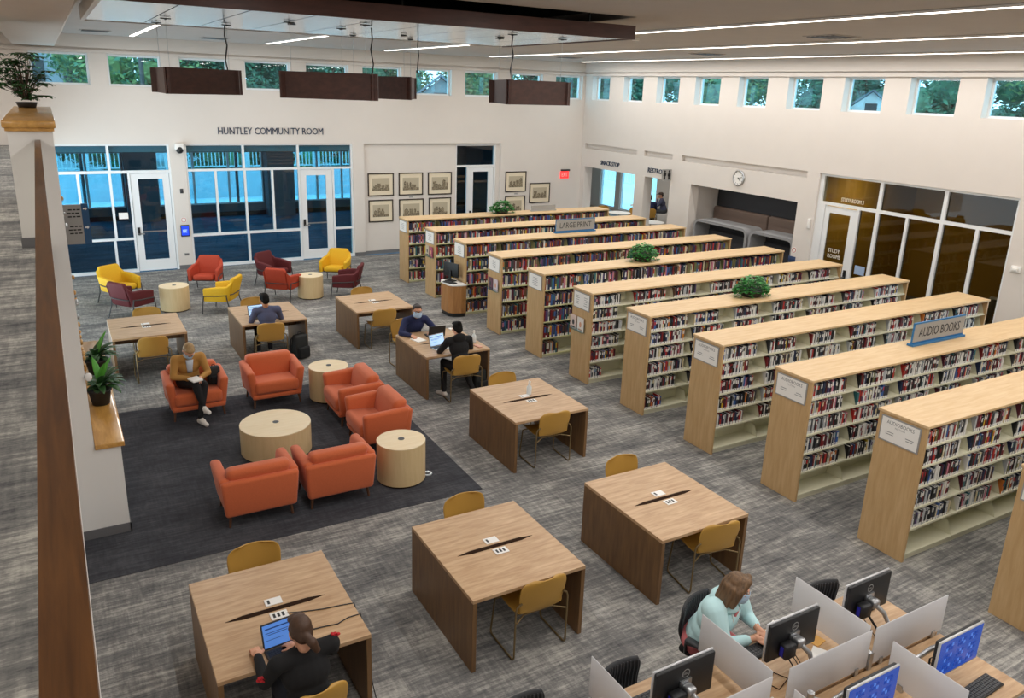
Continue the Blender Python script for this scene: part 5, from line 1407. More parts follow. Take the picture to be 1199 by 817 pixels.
    if glasses:
        g = MB()
        for s in (-1, 1):
            g.tube([H @ V((s * .03 + .024 * math.cos(a), .098, .008 + .018 * math.sin(a))) for a in [2 * PI * i / 12 for i in range(13)]], .002, 5)
            g.tube([H @ V((s * .054, .096, .01)), H @ V((s * .078, .06, .012)), H @ V((s * .08, -.01, .01))], .002, 5)
        g.tube([H @ V((-.007, .1, .01)), H @ V((.007, .1, .01))], .002, 5); g.obj('glasses', BLACK, t)
    if extra: extra(t, H, j)
    return t
def hE(H, c, r, rot=(0, 0, 0)):
    """ellipsoid given in the head frame"""
    M = H.to_3x3() @ Euler(rot).to_matrix(); e = M.to_euler()
    return ('ell', H @ V(c), r, e, None, 0, M.transposed())
def hC(H, a, b, ra, rb_): return ('cap', H @ V(a), H @ V(b), ra, rb_, 0)
def hair_short(H): return [hE(H, (0, -.022, .045), (.08, .09, .085)), hE(H, (0, -.055, .0), (.074, .06, .085)), hE(H, (0, .035, .092), (.066, .055, .032)), hC(H, (.07, -.01, .03), (.07, -.02, .0), .016, .012), hC(H, (-.07, -.01, .03), (-.07, -.02, .0), .016, .012)]
def hair_bun(H): return hair_tied(H) + [hE(H, (0, -.085, .085), (.042, .045, .04))]
def hair_tied(H): return [hE(H, (0, -.024, .04), (.08, .09, .084)), hE(H, (0, -.06, -.005), (.072, .052, .08)), hE(H, (0, .03, .09), (.068, .056, .03)), hC(H, (.07, .0, .04), (.066, -.04, -.01), .016, .02), hC(H, (-.07, .0, .04), (-.066, -.04, -.01), .016, .02)]
def hair_pony(H): return hair_tied(H) + [hC(H, (0, -.10, -.02), (.02, -.135, -.06), .03, .034), hC(H, (.02, -.135, -.06), (.05, -.125, -.13), .036, .026)]
def hair_back(H): return hair_tied(H) + [hC(H, (0, -.09, -.03), (0, -.1, -.12), .05, .03)]
def hair_long(H):
    P = hair_tied(H)
    for s in (-1, 1):
        P += [hC(H, (s * .04, .045, .1), (s * .082, .02, .0), .03, .034), hC(H, (s * .082, .02, .0), (s * .088, .02, -.13), .034, .026), hC(H, (s * .07, -.03, .0), (s * .085, -.03, -.15), .04, .03), hC(H, (s * .045, -.07, .0), (s * .05, -.075, -.16), .045, .03)]
    return P + [hC(H, (0, -.08, 0), (0, -.085, -.17), .05, .034)]
HBR = mat('brown hair', '#4a3222', .55, var=.25, vscale=40, stretch=(1, 1, .2), bump=.3); HBK = mat('black hair', '#120f0c', .75, spec=.2, bump=.2, vscale=40); HDB = mat('dark brown hair', '#2d1f18', .55, var=.2, vscale=40, stretch=(1, 1, .2), bump=.3); HBL = mat('ash blond hair', '#a88a5f', .6, var=.2, vscale=40, stretch=(1, 1, .2), bump=.3); HCB = mat('caramel hair', '#6b5138', .55, var=.5, vscale=45, stretch=(1, 1, .2), bump=.8)
AQUA = mat('aqua fleece', '#c6ebee', .9, bump=.05, vscale=60); BLK = mat('black clothing', '#141416', .9); NAVY = mat('navy sweater', '#222a4f', .9); BGREY = mat('blue grey shirt', '#565b78', .9); TAN = mat('tan jacket', '#b78744', .85); PINK = mat('coral pink cloth', '#d9787c', .85); SHOEW = mat('white shoe', '#e5e0d8', .6); DJ = mat('dark jeans', '#22252e', .9); SHOED = mat('dark shoe', '#232326', .6)

def seated(lean=.0, kn_y=.43, foot_y=.40, tilt_x=0., kn_w=.11, foot_dx=0):
    return dict(pelvis=(0, 0, .545), chest=(tilt_x * .7, lean * .62, .86), neck=(tilt_x, lean, 1.035), hipL=(-.09, .03, .525), hipR=(.09, .03, .525), knL=(-kn_w, kn_y, .52), knR=(kn_w, kn_y, .52), anL=(-kn_w + foot_dx, foot_y, .09), anR=(kn_w + foot_dx, foot_y, .09), toL=(-kn_w - .01 + foot_dx, foot_y + .15, .035), toR=(kn_w + .01 + foot_dx, foot_y + .15, .035))

# typing woman at the computer desk
j = seated(.16, .40, .34); j.update(shL=(-.18, .13, .985), shR=(.18, .13, .985), elL=(-.24, .25, .76), elR=(.235, .27, .76), wrL=(-.085, .42, .80), wrR=(.03, .45, .80))
def hood(t, H, j):
    m = MB(); n = j['neck']
    P = []
    for i in range(13):
        a = -PI * .98 + PI * 1.96 * i / 12; row = []
        for q in range(6):
            k = q / 5; r = .085 + .05 * math.sin(k * PI) + .02 * k; row.append((n.x + r * math.sin(a), n.y - .035 - r * .85 * math.cos(a) + .02, n.z + .045 - .11 * k - .05 * (1 - math.cos(a)) * .5))
        P.append(row)
    m.grid(P); m.obj('hood', AQUA, t, solid=.012)
    m = MB(); c = j['chest']
    m.grid([[(c.x + (u - .5) * (.09 - .05 * v), c.y + .112 + .06 * (v) - .0 - .02 * abs(u - .5), c.z - .13 + .24 * v) for v in (0, .25, .5, .75, 1)] for u in (0, .25, .5, .75, 1)]); m.obj('undershirt', PINK, t, solid=.006)
    for s in (-1, 1):
        m = MB(); m.tube([(n.x + s * .05, n.y + .07, n.z - .07), (n.x + s * .055, n.y + .09, n.z - .16), (n.x + s * .05, n.y + .085, n.z - .24)], .004, 6); m.obj('drawstring', WHITE, t)
person('woman in an aqua hoodie and blue mask typing at the computer desk', (-8.80, -14.87, 0), PI + .35, j, dict(skin=SKIN, top=AQUA, bottom=PINK, shoe=SHOED, hair=HCB), ((0.02, .235, 1.17), .42, -.34), {'L': ((.35, .9, -.12), (0, .1, 1), .35), 'R': ((-.1, 1, -.15), (0, .1, 1), .3)}, hair_long, True, False, 1.4, hood, None, .66, 1.25)
# laptop user nearest the camera, seen from behind
j = seated(.10, .40, .36); j.update(shL=(-.205, .06, .985), shR=(.205, .08, .985), elL=(-.27, .17, .77), elR=(.27, .24, .80), wrL=(-.235, .47, .785), wrR=(.03, .40, .80))
def flowers(t, H, j):
    for nm, c in (('left', j['elL'].lerp(j['shL'], .35) + V((-.05, -.03, .02))), ('right', j['shR'] + V((.035, 0, .055)))):
        m = MB(); rg = random.Random(3)
        for k in range(7): m.ell((c.x + rg.uniform(-.03, .03), c.y + rg.uniform(-.03, .03), c.z + rg.uniform(-.02, .02)), (.015, .015, .01), 0, 10, 6)
        m.obj('flower_patch', mat('red embroidery', '#c0242c', .8), t)
person('person in a black top with red flower patches using a laptop, nearest the camera', (-11.95, -14.13, 0), .06, j, dict(skin=SKIN, top=BLK, bottom=DJ, shoe=SHOED, hair=HBR), ((-.01, .12, 1.155), .12, -.3), {'L': ((.0, 1, .05), (0, .0, 1), .5), 'R': ((-.35, 1, -.1), (0, .0, 1), .35)}, hair_pony, False, False, 1.1, flowers)
# blue grey shirt at the far table
j = seated(.05, .42, .40); j.update(shL=(-.20, .04, .97), shR=(.20, .04, .97), elL=(-.27, .12, .75), elR=(.28, .15, .76), wrL=(-.16, .38, .785), wrR=(.13, .38, .80))
person('person in a blue grey shirt with black hair, seen from behind at a laptop', (-10.06, -4.80, 0), .0, j, dict(skin=SKIN2, top=BGREY, bottom=DJ, shoe=SHOEW, hair=HBK), ((-.03, .05, 1.165), .25, -.15), {'L': ((.1, 1, -.05), (0, 0, 1), .35), 'R': ((-.2, 1, -.1), (0, 0, 1), .35)}, hair_short, False, False, 1.02)
# black hoodie, seen from behind
j = seated(.16, .40, .22, 0, .15); j.update(shL=(-.19, .13, .965), shR=(.19, .13, .965), elL=(-.29, .24, .765), elR=(.28, .25, .77), wrL=(-.12, .46, .79), wrR=(.12, .47, .79), anL=(-.24, .16, .09), toL=(-.30, .29, .035), anR=(.22, .0, .09), toR=(.26, .13, .035))
def hood2(t, H, j):
    m = MB(); n = j['neck']; m.ell((n.x, n.y - .085, n.z - .02), (.12, .055, .085)); m.obj('hood', BLK, t)
person('person in a black hoodie with a hair bun, seen from behind', (-7.66, -7.90, 0), -.04, j, dict(skin=SKIN, top=BLK, bottom=BLK, shoe=SHOEW, hair=HBK), ((0.0, .19, 1.15), .1, -.25), {'L': ((.2, 1, -.05), (0, 0, 1), .35), 'R': ((-.2, 1, -.05), (0, 0, 1), .35)}, hair_bun, False, False, 1.06, hood2)
# masked person in a navy sweater, facing the camera
j = seated(.22, .38, .34); j.update(shL=(-.185, .19, .95), shR=(.185, .19, .95), elL=(-.33, .34, .775), elR=(.33, .36, .775), wrL=(-.18, .50, .79), wrR=(.20, .58, .785))
person('person in a navy sweater, glasses and pale mask, facing the camera', (-7.80, -6.14, 0), PI - .06, j, dict(skin=SKIN, top=NAVY, bottom=DJ, shoe=SHOED, hair=HDB), ((0.0, .30, 1.145), -.1, -.12), {'L': ((.3, 1, -.05), (0, 0, 1), .4), 'R': ((-.2, 1, -.05), (0, 0, 1), .7)}, hair_back, True, True, 1.1)
# reader in the tan jacket
j = dict(pelvis=(0, 0, .50), chest=(.0, .06, .80), neck=(-.0, .15, .955), shL=(-.185, .11, .90), shR=(.185, .11, .90), elL=(-.25, .22, .66), elR=(.25, .2, .66), wrL=(-.10, .38, .655), wrR=(.05, .36, .66),
         hipL=(-.09, .04, .50), hipR=(.09, .04, .50), knL=(-.13, .44, .55), knR=(.0, .46, .60), anL=(-.0, .62, .10), toL=(-.05, .76, .04), anR=(-.06, .57, .26), toR=(-.11, .70, .20), bare=1)
def shirt(t, H, j):
    c = j['chest']; m = MB()
    m.grid([[(c.x + (u - .5) * (.07 + .04 * v), c.y + .115 + .045 * v - .02 * abs(u - .5), c.z - .12 + .22 * v) for v in (0, .3, .6, 1)] for u in (0, .33, .66, 1)]); m.obj('shirt_front', mat('pale blue shirt', '#c9d3e0', .85), t, solid=.005)
person('reader in a tan jacket and black trousers, legs crossed in an orange armchair', (-11.70, -6.62, 0), PI + .08, j, dict(skin=SKIN, top=TAN, bottom=BLK, shoe=SHOEW, hair=HBL), ((0.0, .215, 1.05), .05, -.92), {'L': ((.5, .9, -.1), (0, .0, 1), .6), 'R': ((-.5, .8, -.1), (0, .0, 1), .6)}, hair_short, True, False, 1.14, shirt)
# two men in the snack room
j = seated(.08, .42, .40); j.update(shL=(-.2, .07, .97), shR=(.2, .07, .97), elL=(-.26, .18, .74), elR=(.26, .18, .74), wrL=(-.12, .42, .79), wrR=(.12, .42, .79))
person('man in a navy shirt seated with his back turned in the snack room', (6.55, 4.68, 0), -.67, j, dict(skin=SKIN, top=NAVY, bottom=DJ, shoe=SHOED, hair=HBK), ((0, .09, 1.165), 0, -.1), {'L': ((.1, 1, 0), (0, 0, 1), .4), 'R': ((-.1, 1, 0), (0, 0, 1), .4)}, hair_short, False, False, 1.12)
j = seated(.12, .42, .36); j.update(shL=(-.2, .1, .96), shR=(.2, .1, .96), elL=(-.25, .26, .76), elR=(.25, .22, .74), wrL=(-.06, .28, 1.0), wrR=(.1, .45, .79))
def capp(t, H, j):
    m = MB(); m.ell((0, -.015, .06), (.085, .1, .07), 0, 18, 12, H); m.box((-.06, .06, .06), (.06, .17, .072), 0, H); m.obj('cap', mat('brown cap', '#5b4a42', .8), t)
person('man in a cap and grey blue sweatshirt leaning on his hand in the snack room', (7.80, 5.30, 0), .9, j, dict(skin=SKIN, top=BGREY, bottom=mat('grey trousers', '#4c4f55', .9), shoe=SHOED, hair=HDB), ((0, .16, 1.15), .2, -.15), {'L': ((.1, .2, 1), (0, 1, .2), 1.2), 'R': ((-.1, 1, 0), (0, 0, 1), .4)}, hair_short, False, False, 1.12, capp)

# ------------------------------------------------------------------ things the people use
def laptop(label, x, y, rz, screen, case=DGREY, open_=1.85, w=.31, d=.21, z=.7405):
    """user on the -y side"""
    t = thing('laptop', label, 'laptop', (x, y, z), rz)
    m = MB(); m.rbox((-w / 2, -d, 0), (w / 2, 0, .014), .004, 1); m.obj('base', case, t)
    m = MB()
    for r in range(5):
        for k in range(13): m.box((-w / 2 + .015 + k * (w - .03) / 13 + .0015, -.13 + r * .022, .014), (-w / 2 + .015 + (k + 1) * (w - .03) / 13 - .0015, -.112 + r * .022, .0165))
    m.box((-.045, -d + .015, .014), (.045, -.14, .0155)); m.obj('keys', BLACK if case is not BLACK else DGREY, t)
    R_ = Matrix.Translation((0, 0, .012)) @ Matrix.Rotation(-(open_ - PI / 2), 4, 'X')
    m = MB(); m.box((-w / 2, 0, 0), (w / 2, .008, .205), 0, R_); l = m.obj('lid', case, t, bevel=.002)
    m = MB(); m.box((-w / 2 + .012, -.0015, .016), (w / 2 - .012, 0, .193), 0, R_); s = m.obj('screen', screen, l)
    m = MB()
    for q, (a, b) in enumerate(((.155, .165), (.125, .13), (.11, .115), (.07, .074))): m.box((-w / 2 + .03, -.0022, a), (w / 2 - .03 - .04 * q, -.0015, b), 0, R_)
    m.obj('screen_lines', mat('screen navy lines', '#2a4f9a', .5), s)
    return t
laptop('open laptop with blue screen before the person nearest the camera', -12.0, -13.60, .1, SCREENL)
laptop('small laptop with pale screen before the person in the blue grey shirt', -10.14, -4.30, .1, SCREENP)
laptop('silver laptop with pale blue screen before the person in a black hoodie', -7.82, -7.32, .22, SCREENP, STEEL)
laptop('black laptop seen from behind, before the masked person', -7.62, -6.83, PI - .05, SCREENL, BLACK, 1.75)
def bottle(label, x, y, z, s=1.):
    t = thing('spray_bottle', label, 'bottle', (x, y, z))
    m = MB(); m.lathe([(.001, 0), (.03 * s, 0), (.032 * s, .01), (.032 * s, .1 * s), (.014 * s, .125 * s), (.013 * s, .14 * s)], 18); m.obj('bottle_body', mat('clear pale plastic', '#dfe6e8', .25), t)
    m = MB(); m.cyl((0, 0), .014 * s, .14 * s, .165 * s, 14); m.box((-.008, -.03, .165 * s), (.008, .012, .18 * s)); m.obj('pump_cap', WHITE, t)
bottle('small clear pump bottle standing on the empty table beyond the front row', -7.54, -9.86, .74, 1.15)
bottle('small clear pump bottle near the elbow of the black hoodie person', -7.15, -7.35, .74, 1.2)
m = MB(); m.rbox((-.035, -.07, 0), (.035, .07, .012), .004, 1); tag(m.obj('phone', BLACK, loc=(-8.07, -6.56, .7405), rz=.3), 'black phone at the far left corner of the shared table', 'phone')
m = MB(); m.box((-.09, -.12, 0), (.09, .12, .012)); tag(m.obj('notepad', PAPER, loc=(-7.98, -6.86, .7405), rz=.25), 'white notepad left of the black laptop', 'notepad')
m = MB(); m.box((-.03, -.05, 0), (.03, .05, .02)); tag(m.obj('tissue_pack', PAPER, loc=(-7.2, -6.52, .7405)), 'small white pack beside the masked person\'s elbow', 'pack')
m = MB(); m.rbox((-.04, -.08, 0), (.04, .08, .02), .006, 1); tag(m.obj('snack_packet', mat('peach packet', '#d8a58f', .6), loc=(-7.2, -7.6, .7405), rz=.2), 'peach coloured packet near the pump bottle', 'packet')
m = MB(); m.box((-.075, -.1, 0), (.075, .1, .02)); m.box((-.073, -.098, .002), (.075, .098, .018), 0); t = tag(m.obj('open_book', PAPER, loc=(-11.66, -7.10, .665), rz=.3), 'small open book in the hands of the reader', 'book')
def bag(label, loc, rz, s, nm='backpack'):
    t = thing(nm, label, 'bag', loc, rz)
    def tp(v): k = v.z / (.46 * s); return V((v.x * (1 - .25 * max(0, k - .5)), v.y * (1 - .4 * max(0, k)), v.z))
    m = MB(); m.rbox((-.16 * s, -.11 * s, 0), (.16 * s, .11 * s, .46 * s), .06 * s, 4, 0, None, tp); m.obj('main_pocket', BLKB, t)
    m = MB(); m.rbox((-.12 * s, -.16 * s, .02 * s), (.12 * s, -.09 * s, .24 * s), .03 * s, 3); m.obj('front_pocket', BLACKM, t)
    for q in (-1, 1): m = MB(); m.tube([(q * .08 * s, .06 * s, .42 * s), (q * .1 * s, .14 * s, .34 * s), (q * .11 * s, .15 * s, .15 * s), (q * .12 * s, .1 * s, .04 * s)], .014 * s, 8); m.obj('strap', DGREY, t)
    m = MB(); m.tube([(-.04 * s, 0, .45 * s), (-.03 * s, 0, .50 * s), (.03 * s, 0, .5 * s), (.04 * s, 0, .45 * s)], .009 * s, 8); m.obj('handle', BLKB, t)
BLKB = mat('black nylon', '#1a1c1b', .6, bump=.1, vscale=30)
bag('black backpack on the floor beside the blue grey shirted person', (-9.50, -4.82, 0), .4, 1.0)
bag('black bag on the floor right of the black hoodie person', (-7.22, -7.72, 0), .2, .8)
bag('small black handbag on the armchair seat beside the reader', (-11.34, -6.72, .432), .2, .62, 'handbag')
# charger leads on the nearest table
for lb, pts in (('upper black charger lead running across the nearest table to its right edge', [(-11.88, -13.22, .746), (-11.75, -13.26, .744), (-11.6, -13.3, .744), (-11.45, -13.32, .744), (-11.345, -13.34, .744), (-11.33, -13.36, .66), (-11.32, -13.42, .3), (-11.30, -13.5, .01)]),
                ('lower black charger lead curling from the laptop to the table edge', [(-11.78, -13.52, .75), (-11.68, -13.52, .744), (-11.55, -13.54, .744), (-11.45, -13.5, .744), (-11.345, -13.5, .744), (-11.33, -13.52, .6), (-11.31, -13.62, .2), (-11.30, -13.75, .01)])):
    m = MB(); m.tube(pts, .005, 6); tag(m.obj('charger_lead', BLACK), lb, 'cable')
# snack room tables and chairs
def cafe_table(x, y, lb):
    t = thing('cafe_table', lb, 'table', (x, y, 0), 0, 'snack room tables')
    m = MB(); m.cyl((0, 0), .42, .715, .74, 36); m.obj('tabletop', WHITE, t); m = MB(); m.cyl((0, 0), .035, .03, .715, 16); m.obj('column', STEEL, t); m = MB(); m.cyl((0, 0), .26, 0, .03, 28, r1=.24); m.obj('base', GUN, t)
cafe_table(4.9, 4.4, 'round white cafe table seen through the snack doorway'); cafe_table(7.0, 5.75, 'round white cafe table where the two men sit'); cafe_table(4.65, 2.2, 'round white cafe table nearest the restroom doorway')
OCH = mat('ochre snack chair', '#b8853a', .5)
def cafe_chair(x, y, rz, lb): dup(ch0, (x, y, 0), rz, lb, 'mustard chairs in the snack room')
cafe_chair(5.0, 5.4, 2.9, 'mustard chair left of the round table in the snack doorway'); cafe_chair(5.75, 4.75, 1.9, 'mustard chair right of the round table in the snack doorway')
cafe_chair(6.55, 4.66, -.67, 'mustard chair under the man in a navy shirt in the snack room'); t = thing('block_stool', 'white block stool under the man in a cap in the snack room', 'stool', (7.80, 5.30, 0), .9); m = MB(); m.rbox((-.22, -.22, .02), (.22, .22, .45), .03, 3); m.obj('seat_block', WHITE, t); m = MB(); m.box((-.19, -.19, 0), (.19, .19, .02)); m.obj('plinth', BLACK, t)
# ------------------------------------------------------------------ outdoors
f = MB(); f.box((-60, YF + .25, -.3), (60, 80, -.05)); f.box((7.2, -40, -.3), (60, YF + .25, -.05)); structure('ground_outdoor', f, CONC)
# white balustrade above a low retaining wall, beyond the community room
f = MB(); f.box((-30, 18, -.05), (7.5, 18.4, 1.2)); structure('wall_retaining', f, CONC)
def fence(label, a, b, z0, z1):
    a, b = Vector(a), Vector(b); L_ = (b - a).length
    t = thing('railing_fence', label, 'fence', (a.x, a.y, z0), math.atan2(b.y - a.y, b.x - a.x))
    h = z1 - z0
    for z in (.08, h - .06): m = MB(); m.box((0, -.03, z), (L_, .03, z + .06)); m.obj('rail', WHITE, t)
    n = int(L_ / .16); m = MB()
    for k in range(1, n): m.box((k * L_ / n - .02, -.02, .1), (k * L_ / n + .02, .02, h - .05))
    q = m.obj('baluster', WHITE, t); q['kind'] = 'stuff'
    for k in range(int(L_ / 3.2) + 1): m = MB(); m.box((k * 3.2 - .14, -.14, -.1), (k * 3.2 + .14, .14, h + .16)); m.obj('post', WHITE, t)
fence('white balustrade on the patio wall, seen through the glazed screens', (-28, 18.2), (7.2, 18.2), 1.2, 2.0)
fence('white balustrade seen through the snack room windows', (14, 26), (14, 2), .2, 1.3)
def tree(label, x, y, z, h, r, leaf, seed, n=6500, trunk=True):
    t = thing('tree', label, 'tree', (x, y, z), 0, None)
    rg = random.Random(seed)
    st = MB(); st.tube([(0, 0, 0), (.06, .03, h * .35), (-.05, .05, h * .75)], [r * .09, r * .06, r * .03], 8)
    blobs = []
    for k in range(22):
        a = rg.uniform(0, 6.28); q = rg.uniform(0, .75) * r; zz = h * rg.uniform(.18, .92)
        c = Vector((q * math.cos(a), q * math.sin(a), zz)); blobs.append((c, r * rg.uniform(.3, .5)))
        st.tube([(0, 0, h * .35), tuple(c * .6 + Vector((0, 0, h * .14))), tuple(c)], [r * .03, r * .02, r * .01], 5)
    st.obj('trunk', BARK, t)
    m = MB()
    for k in range(n):
        c, br = blobs[k % len(blobs)]
        d = Vector((rg.gauss(0, 1), rg.gauss(0, 1), rg.gauss(0, .8))).normalized() * br * rg.uniform(.55, 1.05)
        p = c + d; s = rg.uniform(.10, .2) * (r / 3) ** .5
        u = Vector((rg.uniform(-1, 1), rg.uniform(-1, 1), rg.uniform(-.6, .6))).normalized() * s; w = d.cross(u).normalized() * s * .7
        m.add([tuple(p - u), tuple(p + w * .6), tuple(p + u), tuple(p - w * .6)], [(0, 1, 2, 3)], rg.randint(0, 1))
    for c, br in blobs: m.ell(tuple(c), (br * .5, br * .5, br * .42), 0, 10, 8)
    m.obj('crown', leaf, t)
    return t
T1 = [(-21.5, 30, 'leafy tree left of the building, through the leftmost clerestory window'), (-9.6, 34, 'yellow green tree behind the first rear clerestory window'), (-7.6, 27, 'bright green tree behind the second rear clerestory window'), (-4.2, 31, 'dark tree behind the third rear clerestory window'), (.6, 29, 'dark tree behind the fourth rear clerestory window'),
      (5.2, 32, 'green tree behind the middle rear clerestory window'), (14, 33, 'dark tree right of the grey roofed house, nearer one'), (17.8, 38, 'tall tree right of the grey roofed house, farther one'), (21, 31, 'green tree midway between the grey roofed house and the room corner'), (24.5, 28, 'green tree near the room corner, rear side'), (29, 24, 'green tree beyond the room corner')]
for i, (x, y, lb) in enumerate(T1): tree(lb, x, y, 0, 9.5 + (i % 3), 3.9, [[LEAFO, LEAFO2], [LEAFO2, LEAFO], [LEAFO2, LEAFO], [LEAFO3, LEAFO], [LEAFO3, LEAFO]][i % 5], 40 + i)
for i in range(7): tree(f'green shrub behind the patio balustrade, {["first", "second", "third", "fourth", "fifth", "sixth", "seventh"][i]} from left', -17.5 + 3.6 * i, 22.5, 0, 3.4, 2.3, [LEAFO2, LEAFO], 140 + i, 1800)
for i in range(9): tree(f'tall tree in the rear row beyond the other trees, {["first", "second", "third", "fourth", "fifth", "sixth", "seventh", "eighth", "last"][i]} from left', -5 + 6.4 * i, 46 - (i > 5) * (i - 5) * 3.5, 0, 13, 5.2, [[LEAFO, LEAFO3], [LEAFO3, LEAFO]][i % 2], 170 + i, 5000)
for i in range(6): tree(f'tall tree far beyond the right wall windows, {["first", "second", "third", "fourth", "fifth", "last"][i]} from left', 47 - i, 12 - 8.5 * i, 0, 13, 5.4, [LEAFO3, LEAFO], 190 + i, 5000)
tree('tall tree just behind the white gabled house', 45, 25, 0, 12, 4.6, [LEAFO3, LEAFO], 260, 5000)
T2 = [(31, 18, 'first tree past the corner behind the right wall windows'), (29, 7.5, 'dark tree behind the second window of the right wall'), (30, 1.5, 'dark tree behind the third window of the right wall'), (28, -3.5, 'green tree behind the fourth window of the right wall'), (32, -8.5, 'tree behind the fifth window of the right wall'), (27, -12, 'green tree behind the sixth window of the right wall'), (29, -17.5, 'tree behind the right wall window second from the right edge'), (26, -22, 'tree behind the white roof vent'), (30, -27, 'last tree at the right edge')]
for i, (x, y, lb) in enumerate(T2): tree(lb, x, y, 0, 9.5 + (i % 2), 3.9, [[LEAFO3, LEAFO], [LEAFO, LEAFO3], [LEAFO, LEAFO2]][i % 3], 70 + i)
def house(label, x, y, z, w, d, h, rz, wallm, roofm):
    t = thing('house', label, 'house', (x, y, z), rz)
    m = MB(); m.box((-w / 2, -d / 2, 0), (w / 2, d / 2, h)); m.add([(-w / 2, -d / 2, h), (w / 2, -d / 2, h), (0, -d / 2, h + w * .4)], [(0, 1, 2)]); m.add([(-w / 2, d / 2, h), (w / 2, d / 2, h), (0, d / 2, h + w * .4)], [(2, 1, 0)]); m.obj('walls', wallm, t)
    o = .35; k = .4
    for s in (-1, 1):
        m = MB(); q = [(s * (w / 2 + o), -d / 2 - o, h - o * 2 * k * .5), (0, -d / 2 - o, h + w * k + .05), (0, d / 2 + o, h + w * k + .05), (s * (w / 2 + o), d / 2 + o, h - o * 2 * k * .5)]
        m.add(q + [(a, b, c + .15) for a, b, c in q], [(0, 1, 2, 3), (4, 7, 6, 5), (0, 4, 5, 1), (3, 2, 6, 7), (0, 3, 7, 4)]); m.obj('roof_slope', roofm, t)
    for u, v in ((-w * .22, h * .5), (w * .22, h * .5), (0, h + w * .12)):
        m = MB(); m.box((u - .4, -d / 2 - .03, v - .5), (u + .4, -d / 2, v + .4)); m.obj('window', DGREY, t)
    m = MB(); m.box((w * .2, 0, h + .4), (w * .2 + .5, .5, h + w * k + .6)); m.obj('chimney', CONC, t)
SLATE = mat('slate roof', '#6d7784', .8)
house('white gabled house seen through a right wall clerestory window', 40, 20.5, 0, 4.2, 6, 4.0, -.93, mat('white siding', '#dfe3e6', .7), SLATE)
house('grey roofed house seen through the rear clerestory windows', 8.0, 27, 0, 4.4, 5, 3.75, -.42, mat('grey siding', '#7d868c', .7), mat('grey blue roof', '#66727e', .8))
t = thing('apartment_block', 'grey building seen through the leftmost rear clerestory window', 'building', (-15.5, 40, 0))
m = MB(); m.box((-7, 0, 0), (5.5, 8, 12)); m.obj('facade', mat('building grey', '#8f969f', .8), t)
for k in range(4):
    for q in range(5): m = MB(); m.box((-6 + q * 2.4, -.05, 1.5 + k * 2.6), (-4.6 + q * 2.4, 0, 3.2 + k * 2.6)); m.obj('window', DGREY, t)
t = thing('street_lamp', 'tall dark street lamp with glowing head outside the leftmost clerestory window', 'street lamp', (-15.0, 24.0, 0)); m = MB(); m.tube([(0, 0, 0), (0, 0, 6.05)], .06, 8); m.obj('pole', GUN, t); m = MB(); m.rbox((-.05, -.1, 6.0), (.45, .1, 6.1), .02, 1); m.obj('lamp_head', LAMP, t)
m = MB(); m.tube([(0, 0, 0), (0, 0, 9)], .1, 8); tag(m.obj('utility_pole', GUN, loc=(-9.15, 22, 0)), 'slim dark pole outside the second rear clerestory window', 'pole')
for k, (x, y) in enumerate(((-12.2, 15.5), (-6.6, 15.2), (-1.5, 15.4))):
    m = MB(); m.tube([(0, 0, -.05), (0, 0, 3.4)], .06, 8); tag(m.obj('patio_post', GUN, loc=(x, y, 0)), 'slim dark patio post beyond the community room windows, ' + ['left', 'middle', 'right'][k], 'post')
t = thing('roof_vent', 'white roof vent on the flat roof outside the rightmost window', 'vent', (5.2, -10.0, 4.45))
m = MB(); m.lathe([(.22, 0), (.26, .02), (.26, .25), (.12, .38), (.1, .4), (.1, .72), (.16, .75), (.16, .85), (.001, .9)], 24); m.obj('cowl', WHITE, t); m = MB(); m.lathe([(.3, 0), (.3, .06), (.22, .06)], 24); m.obj('flashing', STEEL, t)

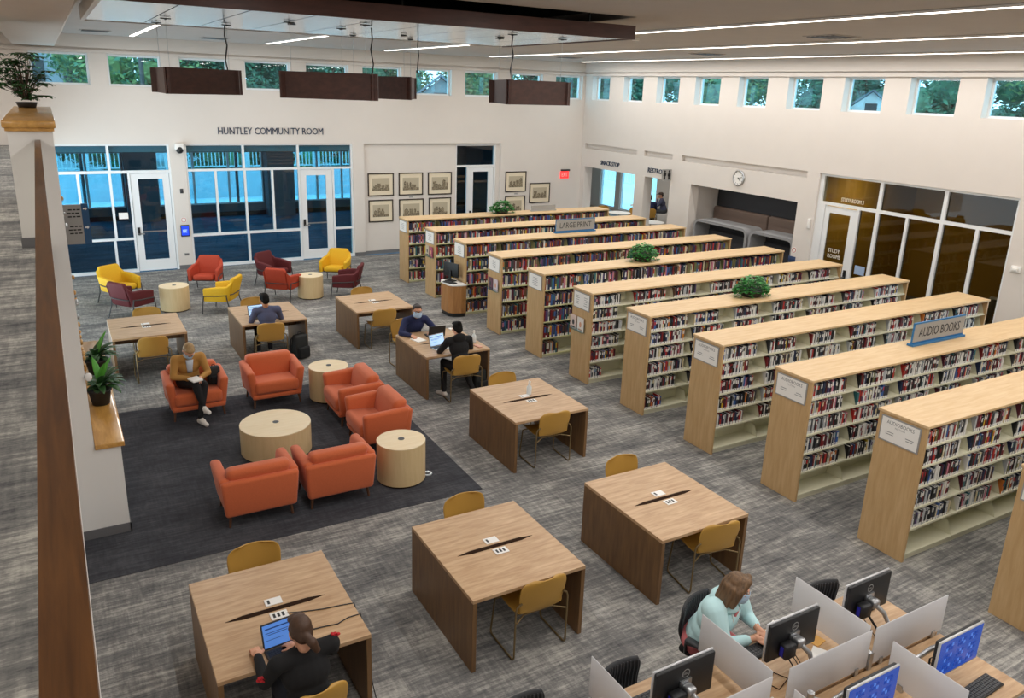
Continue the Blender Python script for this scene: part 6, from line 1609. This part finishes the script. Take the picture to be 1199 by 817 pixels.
# ------------------------------------------------------------------ light
w = bpy.data.worlds.new('overcast sky'); SC.world = w; w.use_nodes = True
bg = w.node_tree.nodes['Background']; bg.inputs[0].default_value = (.72, .90, 1.0, 1); bg.inputs[1].default_value = SKYS
# area lights of adjoining rooms; community, study and upper floor ones added as fill
def room_light(name, loc, sx, sy, e, col=(1, .94, .86)):
    ld = bpy.data.lights.new(name, 'AREA'); ld.shape = 'RECTANGLE'; ld.size = sx; ld.size_y = sy; ld.energy = e; ld.color = col
    o = bpy.data.objects.new(name, ld); COL.objects.link(o); o.location = loc
room_light('snack_lamp', (5.2, 4.5, 2.85), 2, 6, 90); room_light('community_fill', (-8, 8, 3.42), 9, 4, 170, (.85, .93, 1))  # community light is added fill, brightening a room lit by daylight
room_light('bay_lamp', (3.2, -3.7, 2.6), .3, 3.5, 8)
room_light('study_fill', (3.9, -7.0, 3.35), .4, .6, 75)  # added fill, placed so the ochre side wall shows through the panes
room_light('upper_floor_fill', (-15.2, -10, 5.84), .15, 26, 330); room_light('upper_floor_fill', (-18, -10, 5.84), .15, 26, 250)  # unseen pair without fixtures, added to brighten the upper floor carpet
# ------------------------------------------------------------------ camera (matched to the photograph)
cd = bpy.data.cameras.new('camera'); co = bpy.data.objects.new('camera', cd); COL.objects.link(co)
R3 = Matrix(((.86803111, .11593263, -.48278528), (-.4954232, .26653255, -.82675042), (.03283064, .95682811, .28879426)))
co.matrix_world = Matrix.Translation(CAMP) @ R3.to_4x4()
cd.sensor_width = 36; cd.lens = 920.53 / 1199 * 36; cd.shift_y = -(408.5 - 384.17) / 1199; cd.clip_start = .05; cd.clip_end = 300
SC.camera = co
SC.view_settings.view_transform = 'Standard'; SC.view_settings.look = 'None'; SC.view_settings.gamma = 1; SC.view_settings.use_curve_mapping = False
SC.view_settings.exposure = EXPO
SC.cycles.use_denoising = True; SC.cycles.max_bounces = 8; SC.cycles.diffuse_bounces = 4; SC.cycles.glossy_bounces = 3; SC.cycles.transparent_max_bounces = 16; SC.cycles.transmission_bounces = 4
SC.cycles.sample_clamp_indirect = 6; SC.cycles.caustics_reflective = False; SC.cycles.caustics_refractive = False
